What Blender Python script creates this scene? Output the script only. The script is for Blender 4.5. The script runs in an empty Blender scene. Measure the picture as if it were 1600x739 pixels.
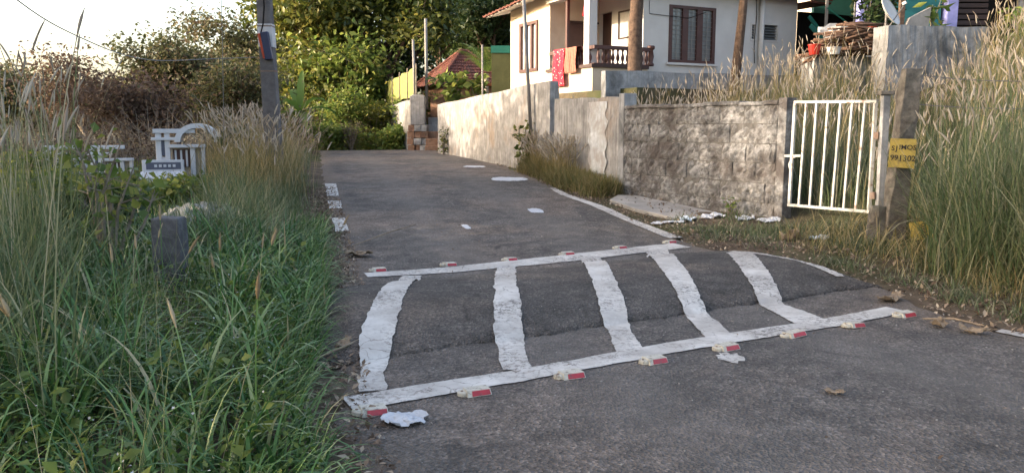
import bpy, math, random
import numpy as np
from mathutils import Vector, Matrix

# ------------------------------------------------------------------ camera, sky, sun, exposure
scene = bpy.context.scene
col = scene.collection
rng = np.random.default_rng(7)
random.seed(7)

cam_d = bpy.data.cameras.new('camera'); cam = bpy.data.objects.new('camera', cam_d); col.objects.link(cam)
cam_d.sensor_width = 36; cam_d.lens = 27.72; cam_d.clip_start = .05; cam_d.clip_end = 3000
cam.location = (0, 0, 1.5); cam.rotation_euler = (math.radians(90 - 7.83), 0, 0)
scene.camera = cam

SUN_AZ = math.radians(-98)      # clockwise from +Y: from the left, a touch behind
SUN_EL = math.radians(16)
world = bpy.data.worlds.new('World'); scene.world = world; world.use_nodes = True
wn = world.node_tree.nodes; wl = world.node_tree.links
sky = wn.new('ShaderNodeTexSky'); sky.sky_type = 'NISHITA'; sky.sun_disc = False
sky.sun_elevation = SUN_EL; sky.sun_rotation = SUN_AZ
sky.air_density = .9; sky.dust_density = 5.0; sky.ozone_density = 0; sky.altitude = 50
wn['Background'].inputs['Strength'].default_value = .15
wl.new(sky.outputs[0], wn['Background'].inputs['Color'])
sd = bpy.data.lights.new('sun', 'SUN'); sun = bpy.data.objects.new('sun', sd); col.objects.link(sun)
sd.energy = 2.0; sd.angle = math.radians(.6); sd.color = (1.0, .84, .66)
S = Vector((math.sin(SUN_AZ) * math.cos(SUN_EL), math.cos(SUN_AZ) * math.cos(SUN_EL), math.sin(SUN_EL)))
sun.rotation_euler = S.to_track_quat('Z', 'Y').to_euler(); sun.location = S * 60
scene.view_settings.view_transform = 'Standard'; scene.view_settings.look = 'None'
scene.view_settings.exposure = 2.22; scene.view_settings.gamma = 1
scene.cycles.max_bounces = 6; scene.cycles.transparent_max_bounces = 6

# ------------------------------------------------------------------ ground shape
T_ = [-50, 0, 8.5, 10, 12, 15, 20, 25, 28.5, 31, 36, 45, 60]
Z_ = [0, 0, 0, .04, .17, .35, .53, .64, .68, .66, .5, .2, 0]
def R(x, y): return np.interp(-.21 * np.asarray(x, float) + .98 * np.asarray(y, float), T_, Z_)
XR = ([-12, 0, 3.3, 4.6, 5.47, 6.3, 7.4, 8.3, 8.9, 9.9, 12, 14.4, 15.4, 19.9, 25, 28.5, 34, 40, 60],
      [16, 8.6, 5.6, 4.4, 3.85, 3.5, 3.55, 3.25, 2.95, 2.4, 1.9, 1.2, .95, 0, -1.35, -2.3, -4.2, -8, -25])
XL = ([-12, 0, 3.3, 4.07, 5, 6.5, 8, 9.9, 11.7, 15.4, 20, 28.8, 34, 40, 60],
      [.9, 0, -.7, -1.0, -1.16, -1.42, -1.8, -2.25, -2.7, -3.7, -4.85, -7, -9.2, -13, -32])
def xr(y): return np.interp(y, *XR)
def xl(y): return np.interp(y, *XL)
def wob(x, y, k=1.0):
    x = np.asarray(x, float) * k; y = np.asarray(y, float) * k
    return (np.sin(x * 1.3 + 2 * np.sin(y * .7)) + np.sin(y * 1.7 + 1.3 * np.sin(x * .9 + 1)) + .5 * np.sin(3.1 * x + 2.3 * y)) / 2.5
def H(x, y):
    x = np.asarray(x, float); y = np.asarray(y, float)
    dr = (x - xr(y)) * .95; dl = (xl(y) - x) * .95
    right = np.interp(dr, [-1, 0, .4, 1.2, 2, 3, 4.5, 6.5, 9, 14, 40], [-.06, -.02, .02, .07, .14, .38, .85, 1.45, 2.3, 3.1, 4])
    left = np.interp(dl, [-1, 0, .25, 1, 3, 9, 20, 60], [-.06, -.02, .01, .03, .03, 0, -1.2, -3])
    f = np.where(dr > -.5, right, np.where(dl > -.5, left, -.06))
    out = np.clip(np.maximum(dr, dl) / 1.5, 0, 1)
    return R(x, y) + f + out * .06 * wob(x, y, 1.4)
DH = np.array([.878, .478]); NH = np.array([-.478, .878])
def hump(x, y):
    d = x * DH[0] + y * DH[1]; n = x * NH[0] + y * NH[1]
    n = n + .02 * np.sin(d * 5) + .012 * np.sin(d * 13 + 1)
    q = np.clip(1 - ((n - 5.97) / 1.13) ** 2, 0, 1)
    dl = 1.35 + (n - 4.9) * .28
    e = np.clip((6.68 - d) / .2, 0, 1) * np.clip((d - dl + .15) / .3, 0, 1)
    return np.where(q > 0, (.010 + .128 * q ** .7) * e, 0)
def road_z(x, y): return R(x, y) + .006 * wob(x, y, .8) + hump(np.asarray(x, float), np.asarray(y, float))

# ------------------------------------------------------------------ mesh helpers
class MB:
    def __init__(s): s.v = []; s.f = []
    def add(s, v, f):
        o = len(s.v); s.v += [tuple(map(float, p)) for p in v]; s.f += [tuple(o + i for i in q) for q in f]; return s
    def box(s, a, b):
        (x0, y0, z0), (x1, y1, z1) = a, b
        return s.add([(x0,y0,z0),(x1,y0,z0),(x1,y1,z0),(x0,y1,z0),(x0,y0,z1),(x1,y0,z1),(x1,y1,z1),(x0,y1,z1)],
                     [(0,3,2,1),(4,5,6,7),(0,1,5,4),(1,2,6,5),(2,3,7,6),(3,0,4,7)])
    def obox(s, c, ax, ay, az, hx, hy, hz):           # oriented box by centre, axes and half sizes
        c = Vector(c); ax = Vector(ax).normalized(); ay = Vector(ay).normalized(); az = Vector(az).normalized()
        v = [c + ax*hx*i + ay*hy*j + az*hz*k for k in (-1,1) for i, j in ((-1,-1),(1,-1),(1,1),(-1,1))]
        return s.add(v, [(0,3,2,1),(4,5,6,7),(0,1,5,4),(1,2,6,5),(2,3,7,6),(3,0,4,7)])
    def beam(s, p, q, w, h=None, up=(0,0,1)):
        p = Vector(p); q = Vector(q); a = (q - p); L = a.length; a.normalize()
        b = a.cross(Vector(up))
        if b.length < 1e-3: b = a.cross(Vector((1,0,0)))
        b.normalize(); c = b.cross(a)
        return s.obox((p + q) / 2, a, b, c, L / 2, w / 2, (h or w) / 2)
    def tube(s, pts, rad, n=8, cap=True):
        pts = [Vector(p) for p in pts]; m = len(pts)
        if not hasattr(rad, '__len__'): rad = [rad] * m
        o = len(s.v); ref = None
        for i, p in enumerate(pts):
            t = (pts[min(i+1, m-1)] - pts[max(i-1, 0)]).normalized()
            if ref is None: ref = t.orthogonal().normalized()
            ref = (ref - t * ref.dot(t))
            ref = ref.normalized() if ref.length > 1e-5 else t.orthogonal().normalized()
            b = t.cross(ref)
            for k in range(n):
                a = 2 * math.pi * k / n
                s.v.append(tuple(p + (ref * math.cos(a) + b * math.sin(a)) * rad[i]))
        for i in range(m - 1):
            for k in range(n):
                s.f.append((o+i*n+k, o+i*n+(k+1) % n, o+(i+1)*n+(k+1) % n, o+(i+1)*n+k))
        if cap:
            s.f.append(tuple(o + k for k in reversed(range(n)))); s.f.append(tuple(o + (m-1)*n + k for k in range(n)))
        return s
    def lathe(s, c, prof, n=10):                       # prof: (r, z)
        return s.tube([(c[0], c[1], c[2] + z) for r, z in prof], [r for r, z in prof], n)
    def prism(s, poly, off):                           # poly of 3-D points, swept by off
        n = len(poly); off = Vector(off)
        v = [Vector(p) for p in poly] + [Vector(p) + off for p in poly]
        return s.add(v, [tuple(reversed(range(n))), tuple(range(n, 2*n))] + [(i, (i+1) % n, n+(i+1) % n, n+i) for i in range(n)])
    def build(s, name, mat, parent=None, origin=None, smooth=False, bevel=0):
        return link_mesh(name, np.array(s.v), s.f, mat, parent, origin, smooth, bevel)

def root_of(o):
    while o.parent: o = o.parent
    return o
def link_mesh(name, v, f, mat, parent=None, origin=None, smooth=False, bevel=0, rnd=None):
    if parent is not None and origin is None: origin = root_of(parent).get('_o', (0, 0, 0))
    if origin is None: origin = (0, 0, 0)
    v = np.asarray(v, float) - np.array(origin)
    me = bpy.data.meshes.new(name)
    if isinstance(f, np.ndarray):
        k = f.shape[1]; nf = len(f)
        me.vertices.add(len(v)); me.vertices.foreach_set('co', v.astype(np.float32).ravel())
        me.loops.add(nf * k); me.loops.foreach_set('vertex_index', f.astype(np.int32).ravel())
        me.polygons.add(nf); me.polygons.foreach_set('loop_start', np.arange(0, nf*k, k, dtype=np.int32))
        me.polygons.foreach_set('loop_total', np.full(nf, k, dtype=np.int32))
        me.update(calc_edges=True)
    else:
        me.from_pydata([tuple(p) for p in v], [], f); me.update()
    if rnd is not None:
        a = me.attributes.new('rnd', 'FLOAT', 'POINT'); a.data.foreach_set('value', np.asarray(rnd, np.float32))
    if smooth: me.polygons.foreach_set('use_smooth', np.ones(len(me.polygons), bool))
    me.materials.append(mat)
    o = bpy.data.objects.new(name, me); col.objects.link(o)
    if parent is not None: o.parent = parent
    else:
        o.location = origin; o['_o'] = tuple(origin)
    if bevel:
        b = o.modifiers.new('bevel', 'BEVEL'); b.width = bevel; b.segments = 2; b.limit_method = 'ANGLE'
    return o
def tag(o, label, cat, group=None, kind=None):
    o['label'] = label; o['category'] = cat
    if group: o['group'] = group
    if kind: o['kind'] = kind
    return o
def thing(name, label, cat, loc=(0, 0, 0), group=None, rotz=0):
    o = bpy.data.objects.new(name, None); col.objects.link(o); o.location = loc; o.rotation_euler = (0, 0, rotz)
    o.empty_display_size = .1; o['_o'] = tuple(map(float, loc))
    return tag(o, label, cat, group)
def struct(o): o['kind'] = 'structure'; return o
def inst(name, me, parent, loc=(0,0,0), rot=(0,0,0), scale=(1,1,1)):    # a piece that shares mesh data
    o = bpy.data.objects.new(name, me); col.objects.link(o); o.parent = parent
    o.location = loc; o.rotation_euler = rot; o.scale = scale
    return o
def mesh_only(mb, name, mat, smooth=False):
    me = bpy.data.meshes.new(name); me.from_pydata(mb.v, [], mb.f); me.update(); me.materials.append(mat)
    if smooth: me.polygons.foreach_set('use_smooth', np.ones(len(me.polygons), bool))
    return me

# ------------------------------------------------------------------ materials
def newmat(name):
    m = bpy.data.materials.new(name); m.use_nodes = True
    nt = m.node_tree; return m, nt.nodes, nt.links, nt.nodes['Principled BSDF']
def noise(n, l, co, scale, detail=5, rough=.6, dist=0):
    t = n.new('ShaderNodeTexNoise'); t.inputs['Scale'].default_value = scale; t.inputs['Detail'].default_value = detail
    t.inputs['Roughness'].default_value = rough; t.inputs['Distortion'].default_value = dist
    l.new(co, t.inputs['Vector']); return t.outputs['Fac']
def ramp(n, l, fac, stops, mode='LINEAR'):
    r = n.new('ShaderNodeValToRGB'); r.color_ramp.interpolation = mode
    e = r.color_ramp.elements
    while len(e) < len(stops): e.new(.5)
    for el, (p, c) in zip(e, stops):
        el.position = p; el.color = (*c, 1) if len(c) == 3 else c
    l.new(fac, r.inputs[0]); return r.outputs[0]
def mixc(n, l, fac, a, b, mode='MIX'):
    m = n.new('ShaderNodeMix'); m.data_type = 'RGBA'; m.blend_type = mode
    for sock, val in ((m.inputs[0], fac), (m.inputs[6], a), (m.inputs[7], b)):
        if hasattr(val, 'is_output'): l.new(val, sock)
        elif isinstance(val, (int, float)): sock.default_value = val
        else: sock.default_value = (*val, 1)
    return m.outputs[2]
def bump(n, l, h, strength, dist, bs):
    b = n.new('ShaderNodeBump'); b.inputs['Strength'].default_value = strength; b.inputs['Distance'].default_value = dist
    l.new(h, b.inputs['Height']); l.new(b.outputs[0], bs.inputs['Normal']); return b
def coords(n, l, scale=(1,1,1)):
    t = n.new('ShaderNodeTexCoord'); m = n.new('ShaderNodeMapping'); m.inputs['Scale'].default_value = scale
    l.new(t.outputs['Object'], m.inputs[0]); return m.outputs[0]
BW = [(0, (0,0,0)), (1, (1,1,1))]
def surf(name, *a, world=False, **k):
    m = surf0(name, *a, **k)
    if world:                                         # pieces that share mesh data take their pattern from their place
        n, l = m.node_tree.nodes, m.node_tree.links; g = n.new('ShaderNodeNewGeometry')
        for x in [q for q in n if q.type == 'MAPPING']: l.new(g.outputs['Position'], x.inputs[0])
    return m
def surf0(name, c1, c2, scale=3, rough=.85, bstr=.4, bscale=30, bdist=.01, c3=None, s3=.6, t3=(.5, .68), streak=None, lohi=(.35, .65), metal=0, spec=.3):
    m, n, l, bs = newmat(name); co = coords(n, l)
    c = ramp(n, l, noise(n, l, co, scale, 8, .65), [(lohi[0], c1), (lohi[1], c2)])
    if streak:                                        # run-off streaks
        cs = coords(n, l, (9, 9, .5))
        f = ramp(n, l, noise(n, l, cs, 2.2, 6, .6), [(.47, (0,0,0)), (.72, (1,1,1))]); c = mixc(n, l, f, c, streak)
    if c3:
        f = ramp(n, l, noise(n, l, co, s3, 7, .65, .4), [(t3[0], (0,0,0)), (t3[1], (1,1,1))]); c = mixc(n, l, f, c, c3)
    l.new(c, bs.inputs['Base Color']); bs.inputs['Roughness'].default_value = rough; bs.inputs['Metallic'].default_value = metal
    bs.inputs['Specular IOR Level'].default_value = spec
    if bstr: bump(n, l, noise(n, l, co, bscale, 8, .7), bstr, bdist, bs)
    return m
def leafm(name, stops, trans=.35, rough=.55, spec=.3):
    m, n, l, bs = newmat(name)
    a = n.new('ShaderNodeAttribute'); a.attribute_name = 'rnd'
    c = ramp(n, l, a.outputs['Fac'], stops)
    l.new(c, bs.inputs['Base Color']); bs.inputs['Roughness'].default_value = rough; bs.inputs['Specular IOR Level'].default_value = spec
    t = n.new('ShaderNodeBsdfTranslucent'); l.new(c, t.inputs[0])
    mx = n.new('ShaderNodeMixShader'); mx.inputs[0].default_value = trans
    l.new(bs.outputs[0], mx.inputs[1]); l.new(t.outputs[0], mx.inputs[2]); l.new(mx.outputs[0], n['Material Output'].inputs[0])
    return m
def plain(name, c, rough=.6, metal=0, spec=.4):
    return surf(name, tuple(x * .85 for x in c), tuple(min(1, x * 1.1) for x in c), 6, rough, .15, 60, .004, metal=metal, spec=spec)

def asphalt_colour(n, l, co):
    c = ramp(n, l, noise(n, l, co, .9, 7, .65), [(.3, (.098, .089, .084)), (.7, (.160, .145, .137))])
    f = ramp(n, l, noise(n, l, co, .35, 6, .6, .5), [(.47, (0,0,0)), (.63, (.8,.8,.8))])
    c = mixc(n, l, f, c, (.23, .182, .152))                                 # dusty drag
    f = ramp(n, l, noise(n, l, co, 3.3, 6, .7), [(.38, (.62,.62,.62)), (.62, (1.14,1.13,1.12))]); c = mixc(n, l, 1.0, c, f, 'MULTIPLY')   # patchy wear
    wv_ = n.new('ShaderNodeTexNoise'); wv_.inputs['Scale'].default_value = 1.1; wv_.inputs['Detail'].default_value = 6; l.new(co, wv_.inputs['Vector'])
    ce = n.new('ShaderNodeTexVoronoi'); ce.feature = 'DISTANCE_TO_EDGE'; ce.inputs['Scale'].default_value = .55; l.new(mixc(n, l, .45, co, wv_.outputs['Color']), ce.inputs['Vector'])
    ck = mixc(n, l, 1.0, ramp(n, l, ce.outputs['Distance'], [(0, (1,1,1)), (.008, (0,0,0))]), ramp(n, l, noise(n, l, co, .8, 3), [(.5, (0,0,0)), (.6, (.8,.8,.8))]), 'MULTIPLY')
    c = mixc(n, l, ck, c, (.03, .027, .025))
    v = n.new('ShaderNodeTexVoronoi'); v.inputs['Scale'].default_value = 62; l.new(co, v.inputs['Vector'])
    sp = ramp(n, l, v.outputs['Color'], [(.0, (.50,.50,.50)), (.7, (1.16,1.14,1.12)), (.94, (1.9,1.85,1.8))])
    c = mixc(n, l, 1.0, c, sp, 'MULTIPLY')
    return c, v.outputs['Distance']
def asphalt(name, tone=1.0):
    m, n, l, bs = newmat(name); co = coords(n, l)
    c, d = asphalt_colour(n, l, co)
    at_ = n.new('ShaderNodeAttribute'); at_.attribute_name = 'edge'      # metres in from the road edge: dust drifts in there
    md = n.new('ShaderNodeMath'); md.operation = 'MULTIPLY_ADD'; md.inputs[1].default_value = .9; l.new(noise(n, l, co, 2.2, 7, .7), md.inputs[0]); l.new(at_.outputs['Fac'], md.inputs[2])
    tk_ = n.new('ShaderNodeAttribute'); tk_.attribute_name = 'track'     # wheel paths polished paler
    mt_ = n.new('ShaderNodeMath'); mt_.operation = 'MULTIPLY'; l.new(tk_.outputs['Fac'], mt_.inputs[0]); l.new(noise(n, l, co, .7, 5), mt_.inputs[1])
    c = mixc(n, l, mt_.outputs[0], c, (.19, .172, .16))
    if tone == 1: c = mixc(n, l, ramp(n, l, md.outputs[0], [(.42, (.75,.75,.75)), (.85, (0,0,0))]), c, (.20, .155, .12))
    if tone != 1: c = mixc(n, l, 1.0, c, (tone, tone, tone), 'MULTIPLY')
    l.new(c, bs.inputs['Base Color']); bs.inputs['Roughness'].default_value = .82; bs.inputs['Specular IOR Level'].default_value = .35
    mth = n.new('ShaderNodeMath'); mth.operation = 'ADD'; l.new(d, mth.inputs[0]); l.new(noise(n, l, co, 22, 5, .7), mth.inputs[1])
    bump(n, l, mth.outputs[0], 1.0, .022, bs)
    return m
def paint(name):
    m, n, l, bs = newmat(name); co = coords(n, l)
    ca, d = asphalt_colour(n, l, co)
    w = ramp(n, l, noise(n, l, co, 5, 6, .6), [(.3, (.46, .43, .40)), (.65, (.60, .575, .545))])
    w = mixc(n, l, ramp(n, l, noise(n, l, co, 2.2, 6, .7), [(.42, (0,0,0)), (.62, (.75,.75,.75))]), w, (.33, .30, .275))
    wd = n.new('ShaderNodeTexNoise'); wd.inputs['Scale'].default_value = 9; wd.inputs['Detail'].default_value = 4; l.new(co, wd.inputs['Vector'])
    vm = mixc(n, l, .12, co, wd.outputs['Color'])
    v = n.new('ShaderNodeTexVoronoi'); v.feature = 'DISTANCE_TO_EDGE'; v.inputs['Scale'].default_value = 5.0; l.new(vm, v.inputs['Vector'])
    crack = ramp(n, l, v.outputs['Distance'], [(.0, (.9,.9,.9)), (.022, (0,0,0))])
    gate = ramp(n, l, noise(n, l, co, 1.6, 3), [(.44, (0,0,0)), (.6, (1,1,1))])
    crack = mixc(n, l, 1.0, crack, gate, 'MULTIPLY')
    worn = ramp(n, l, noise(n, l, co, 26, 5, .8), [(.505, (0,0,0)), (.56, (1,1,1))])
    zone = ramp(n, l, noise(n, l, co, 1.3, 4), [(.44, (.06,.06,.06)), (.58, (.95,.95,.95))])
    worn = mixc(n, l, 1.0, worn, zone, 'MULTIPLY')
    c = mixc(n, l, crack, w, ca); c = mixc(n, l, worn, c, ca)
    l.new(c, bs.inputs['Base Color']); bs.inputs['Roughness'].default_value = .6; bs.inputs['Specular IOR Level'].default_value = .35
    bump(n, l, noise(n, l, co, 45, 6, .7), .35, .006, bs)
    return m
def soilm(name):
    m, n, l, bs = newmat(name); co = coords(n, l)
    c = ramp(n, l, noise(n, l, co, 2.5, 8, .7), [(.3, (.06, .045, .034)), (.55, (.13, .10, .072)), (.75, (.23, .18, .135))])
    f = ramp(n, l, noise(n, l, co, .25, 5), [(.45, (0,0,0)), (.6, (1,1,1))])
    c = mixc(n, l, f, c, (.06, .07, .03))
    l.new(c, bs.inputs['Base Color']); bs.inputs['Roughness'].default_value = .95; bs.inputs['Specular IOR Level'].default_value = .1
    bump(n, l, noise(n, l, co, 35, 8, .75), .9, .03, bs); return m

m_asph = asphalt('asphalt'); m_asph2 = asphalt('hump_asphalt', .74); m_paint = paint('road_paint'); m_soil = soilm('soil')
m_block = surf('cement_block', (.125, .121, .118), (.38, .37, .362), 13, .95, 1.0, 30, .05, c3=(.11, .095, .088), s3=1.9, t3=(.46, .62), lohi=(.36, .64), world=True)
m_mortar = surf('mortar', (.09, .085, .08), (.17, .16, .15), 9, .95, .8, 40, .02)
m_plast = surf('compound_plaster', (.20, .192, .186), (.38, .365, .352), 4, .9, .5, 22, .012, c3=(.34, .25, .18), s3=.5, t3=(.56, .74), streak=(.15, .14, .135))
m_greyc = surf('weathered_concrete', (.20, .20, .205), (.38, .38, .385), 4, .9, .5, 25, .012, c3=(.09, .09, .09), s3=1.4, t3=(.50, .68), streak=(.20, .20, .202))
m_postc = surf('old_post_concrete', (.07, .06, .05), (.19, .17, .148), 9, .95, .8, 30, .02, c3=(.08, .08, .065), s3=3)
m_slab = surf('screed', (.23, .215, .20), (.34, .32, .295), 3, .9, .4, 18, .012)
m_wash = surf('whitewash_smear', (.36, .37, .38), (.58, .60, .62), 8, .85, .4, 22, .01, c3=(.36, .33, .31), s3=2.5, t3=(.5, .62), streak=(.40, .37, .34))
m_white = surf('house_wall_paint', (.53, .515, .505), (.60, .59, .58), 1.2, .8, .15, 30, .004, c3=(.48, .41, .34), s3=.7, t3=(.58, .85))
m_cream = surf('cream_wall_paint', (.52, .43, .33), (.60, .52, .42), 1.5, .8, .15, 30, .004, c3=(.55, .42, .30), s3=.8, t3=(.56, .8))
m_brown = plain('brown_paint', (.075, .032, .028), .5)
m_brownd = plain('dark_brown_wood', (.05, .026, .022), .55)
m_tile = surf('clay_tile', (.085, .032, .025), (.17, .06, .043), 5, .85, .5, 25, .01, c3=(.07, .045, .04), s3=2.2)
m_gatew = surf('white_gate_paint', (.40, .39, .36), (.53, .52, .48), 9, .55, .2, 50, .004, c3=(.22, .12, .075), s3=8, t3=(.54, .68))
m_rust = surf('rusty_iron', (.14, .08, .055), (.25, .20, .17), 12, .8, .4, 50, .004)
m_iron = plain('grey_pipe', (.20, .19, .185), .5)
m_wire = plain('wire_metal', (.16, .15, .15), .5)
m_cream_pl = surf('stud_plastic', (.40, .37, .31), (.52, .49, .42), 40, .55, .3, 90, .003, c3=(.18, .15, .12), s3=24, t3=(.52, .66), world=True)
m_red = surf('stud_reflector', (.30, .014, .022), (.42, .02, .03), 50, .3, .3, 90, .003, c3=(.14, .05, .045), s3=30, t3=(.55, .7), spec=.6, world=True)
m_yel = surf('yellow_sheet', (.34, .25, .055), (.46, .345, .085), 9, .6, .2, 40, .003, c3=(.24, .18, .07), s3=9)
m_black = plain('black_lettering', (.03, .024, .02), .6)
m_bark = surf('bark', (.055, .036, .027), (.14, .092, .066), 9, .95, .9, 18, .03)
m_barkg = surf('grey_bark', (.14, .115, .09), (.30, .26, .21), 7, .95, .8, 16, .03)
m_glass, n_, l_, b_ = newmat('window_glass'); b_.inputs['Base Color'].default_value = (.17, .18, .19, 1); b_.inputs['Roughness'].default_value = .15  # base colour lightened to hint at curtains and reflections
m_curt = surf('white_curtain', (.46, .45, .44), (.58, .57, .56), 4, .85, .2, 20, .01)
m_dark = plain('dark_interior', (.012, .011, .011), .9, spec=.1)  # near-black colour stands in for unlit interiors; also cable black
m_poleblue = surf('utility_pole_concrete', (.075, .07, .073), (.155, .145, .148), 5, .9, .5, 24, .012, c3=(.12, .115, .12), s3=2)
m_pwhite = plain('pole_white_paint', (.50, .50, .52), .8)
m_teal = plain('teal_paint', (.015, .13, .14), .6)
m_teald = plain('dark_teal_paint', (.012, .07, .065), .6)
m_lilac = plain('lilac_paint', (.25, .26, .55), .6)
m_greenp = plain('green_steel_paint', (.01, .12, .09), .5)
m_redcloth, n, l, bs = newmat('red_printed_cloth'); co = coords(n, l)
v_ = n.new('ShaderNodeTexVoronoi'); v_.inputs['Scale'].default_value = 14; l.new(co, v_.inputs['Vector'])
l.new(ramp(n, l, v_.outputs['Distance'], [(.0, (.75, .5, .45)), (.22, (.75, .45, .4)), (.26, (.60, .012, .035))]), bs.inputs['Base Color']); bs.inputs['Roughness'].default_value = .9
def plaid(name, a, b, sc):
    m, n, l, bs = newmat(name); co = coords(n, l)
    w1 = n.new('ShaderNodeTexWave'); w1.bands_direction = 'Z'; w1.inputs['Scale'].default_value = sc; l.new(co, w1.inputs[0])
    w2 = n.new('ShaderNodeTexWave'); w2.bands_direction = 'Y'; w2.inputs['Scale'].default_value = sc; l.new(co, w2.inputs[0])
    f = mixc(n, l, .5, w1.outputs[0], w2.outputs[0]); l.new(ramp(n, l, f, [(.45, a), (.75, b)]), bs.inputs['Base Color'])
    bs.inputs['Roughness'].default_value = .9; return m
m_plaid = plaid('plaid_cloth', (.26, .06, .045), (.34, .20, .13), 9)
m_redplain = plain('red_cotton', (.55, .02, .04), .9)
m_paper = surf('litter_paper', (.40, .415, .455), (.54, .55, .58), 7, .75, .6, 14, .015, c3=(.30, .32, .38), s3=28, t3=(.55, .66))
m_paperb = surf('blue_plastic_litter', (.32, .40, .50), (.52, .57, .62), 9, .4, .6, 14, .015)
m_stone = surf('rubble_stone', (.20, .19, .18), (.40, .385, .36), 5, .95, .8, 20, .02, world=True)
m_laterite = surf('laterite', (.20, .10, .06), (.34, .21, .14), 6, .95, .8, 20, .02, c3=(.10, .07, .05), s3=2, world=True)
m_tombw = surf('tomb_white', (.56, .57, .61), (.66, .67, .71), 3, .6, .1, 40, .003)
m_tombb = plain('tomb_dark_granite', (.11, .12, .17), .3)
m_wood = surf('dry_firewood', (.06, .034, .023), (.16, .095, .065), 8, .95, .8, 30, .01, world=True)
m_pot = plain('terracotta_pot', (.45, .07, .03), .7)
m_bucket = plain('red_plastic', (.36, .02, .012), .4)
m_tank = plain('dark_blue_plastic', (.02, .028, .07), .45)
m_net = surf('yellow_green_net', (.17, .18, .05), (.27, .27, .09), 12, .9, .6, 60, .01)
m_greensheet = surf('olive_green_sheet', (.05, .055, .02), (.08, .085, .035), 2, .8, .2, 20, .01)
m_cleaf = surf('fallen_leaf_large', (.13, .095, .068), (.29, .225, .16), 9, .85, .5, 30, .006)

G_deep = leafm('grass_green', [(0, (.030, .085, .024)), (.4, (.075, .170, .045)), (.75, (.170, .275, .085)), (.93, (.30, .34, .17)), (1, (.40, .34, .21))], .28, .42, .4)
G_tall = leafm('grass_tall', [(0, (.06, .10, .04)), (.5, (.125, .165, .075)), (.75, (.22, .23, .125)), (1, (.40, .36, .25))], .3, .5)
G_dry = leafm('grass_dry', [(0, (.10, .12, .035)), (.4, (.20, .17, .07)), (.7, (.33, .25, .12)), (1, (.46, .37, .21))], .3, .6)
G_olive = leafm('grass_olive', [(0, (.06, .09, .038)), (.5, (.12, .15, .072)), (.8, (.20, .20, .12)), (1, (.36, .33, .24))], .3, .6)
M_head = leafm('seed_head', [(0, (.34, .28, .225)), (.5, (.45, .385, .31)), (1, (.55, .49, .41))], .3, .8, .1)
M_headn = leafm('seed_head_tan', [(0, (.30, .225, .135)), (.5, (.40, .315, .20)), (1, (.50, .42, .29))], .3, .8, .1)
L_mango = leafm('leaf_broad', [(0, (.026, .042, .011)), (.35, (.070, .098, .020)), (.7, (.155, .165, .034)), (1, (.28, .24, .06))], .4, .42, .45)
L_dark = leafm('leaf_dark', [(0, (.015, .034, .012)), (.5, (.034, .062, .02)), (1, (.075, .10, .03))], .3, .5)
L_olive = leafm('leaf_olive', [(0, (.045, .055, .026)), (.45, (.095, .105, .045)), (.7, (.145, .13, .065)), (1, (.18, .115, .075))], .35, .6)  # lightened and muted to stand in for aerial haze
L_brown = leafm('leaf_dry_brown', [(0, (.06, .042, .032)), (.5, (.125, .085, .064)), (.85, (.20, .14, .105)), (1, (.11, .115, .05))], .3, .8)  # also paled and greyed in place of distance haze
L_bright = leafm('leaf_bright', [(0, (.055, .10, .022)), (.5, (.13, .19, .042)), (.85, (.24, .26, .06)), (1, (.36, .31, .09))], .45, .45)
L_banana = leafm('leaf_banana', [(0, (.06, .12, .03)), (.5, (.12, .20, .04)), (1, (.22, .28, .07))], .45, .4)
L_litter = leafm('leaf_litter_mat', [(0, (.09, .06, .043)), (.5, (.20, .14, .10)), (.85, (.33, .255, .185)), (1, (.46, .39, .30))], .1, .8)

# ------------------------------------------------------------------ foliage generators
def blades(base, L, W, az, phi0, k, segs=5, prof=None):
    N = len(base); base = np.asarray(base, float)
    s = np.linspace(0, 1, segs + 1)
    phi = phi0[:, None] + k[:, None] * (s[None, :-1] + .5 / segs) ** 1.3
    dh = np.sin(phi) * (L / segs)[:, None]; dz = np.cos(phi) * (L / segs)[:, None]
    h = np.concatenate([np.zeros((N, 1)), np.cumsum(dh, 1)], 1); z = np.concatenate([np.zeros((N, 1)), np.cumsum(dz, 1)], 1)
    dx, dy = np.cos(az), np.sin(az)
    c = np.stack([base[:, 0, None] + h * dx[:, None], base[:, 1, None] + h * dy[:, None], base[:, 2, None] + z], -1)
    w = prof(s) if prof else np.minimum(1, .55 + 1.5 * s) * (1 - s ** 2.2) + .02
    tw = az + rng.normal(0, .35, N)
    side = np.stack([-np.sin(tw), np.cos(tw), np.zeros(N)], -1)
    off = side[:, None, :] * (W[:, None] * w[None, :] * .5)[..., None]
    v = np.stack([c - off, c + off], 2).reshape(N, -1, 3)
    i = np.arange(segs); q = np.stack([2*i, 2*i+1, 2*i+3, 2*i+2], -1)
    f = (q[None] + (np.arange(N) * 2 * (segs + 1))[:, None, None]).reshape(-1, 4)
    tip = c[:, -1]; tang = np.stack([np.sin(phi[:, -1]) * dx, np.sin(phi[:, -1]) * dy, np.cos(phi[:, -1])], -1)
    return v.reshape(-1, 3), f, tip, tang, 2 * (segs + 1)
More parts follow.
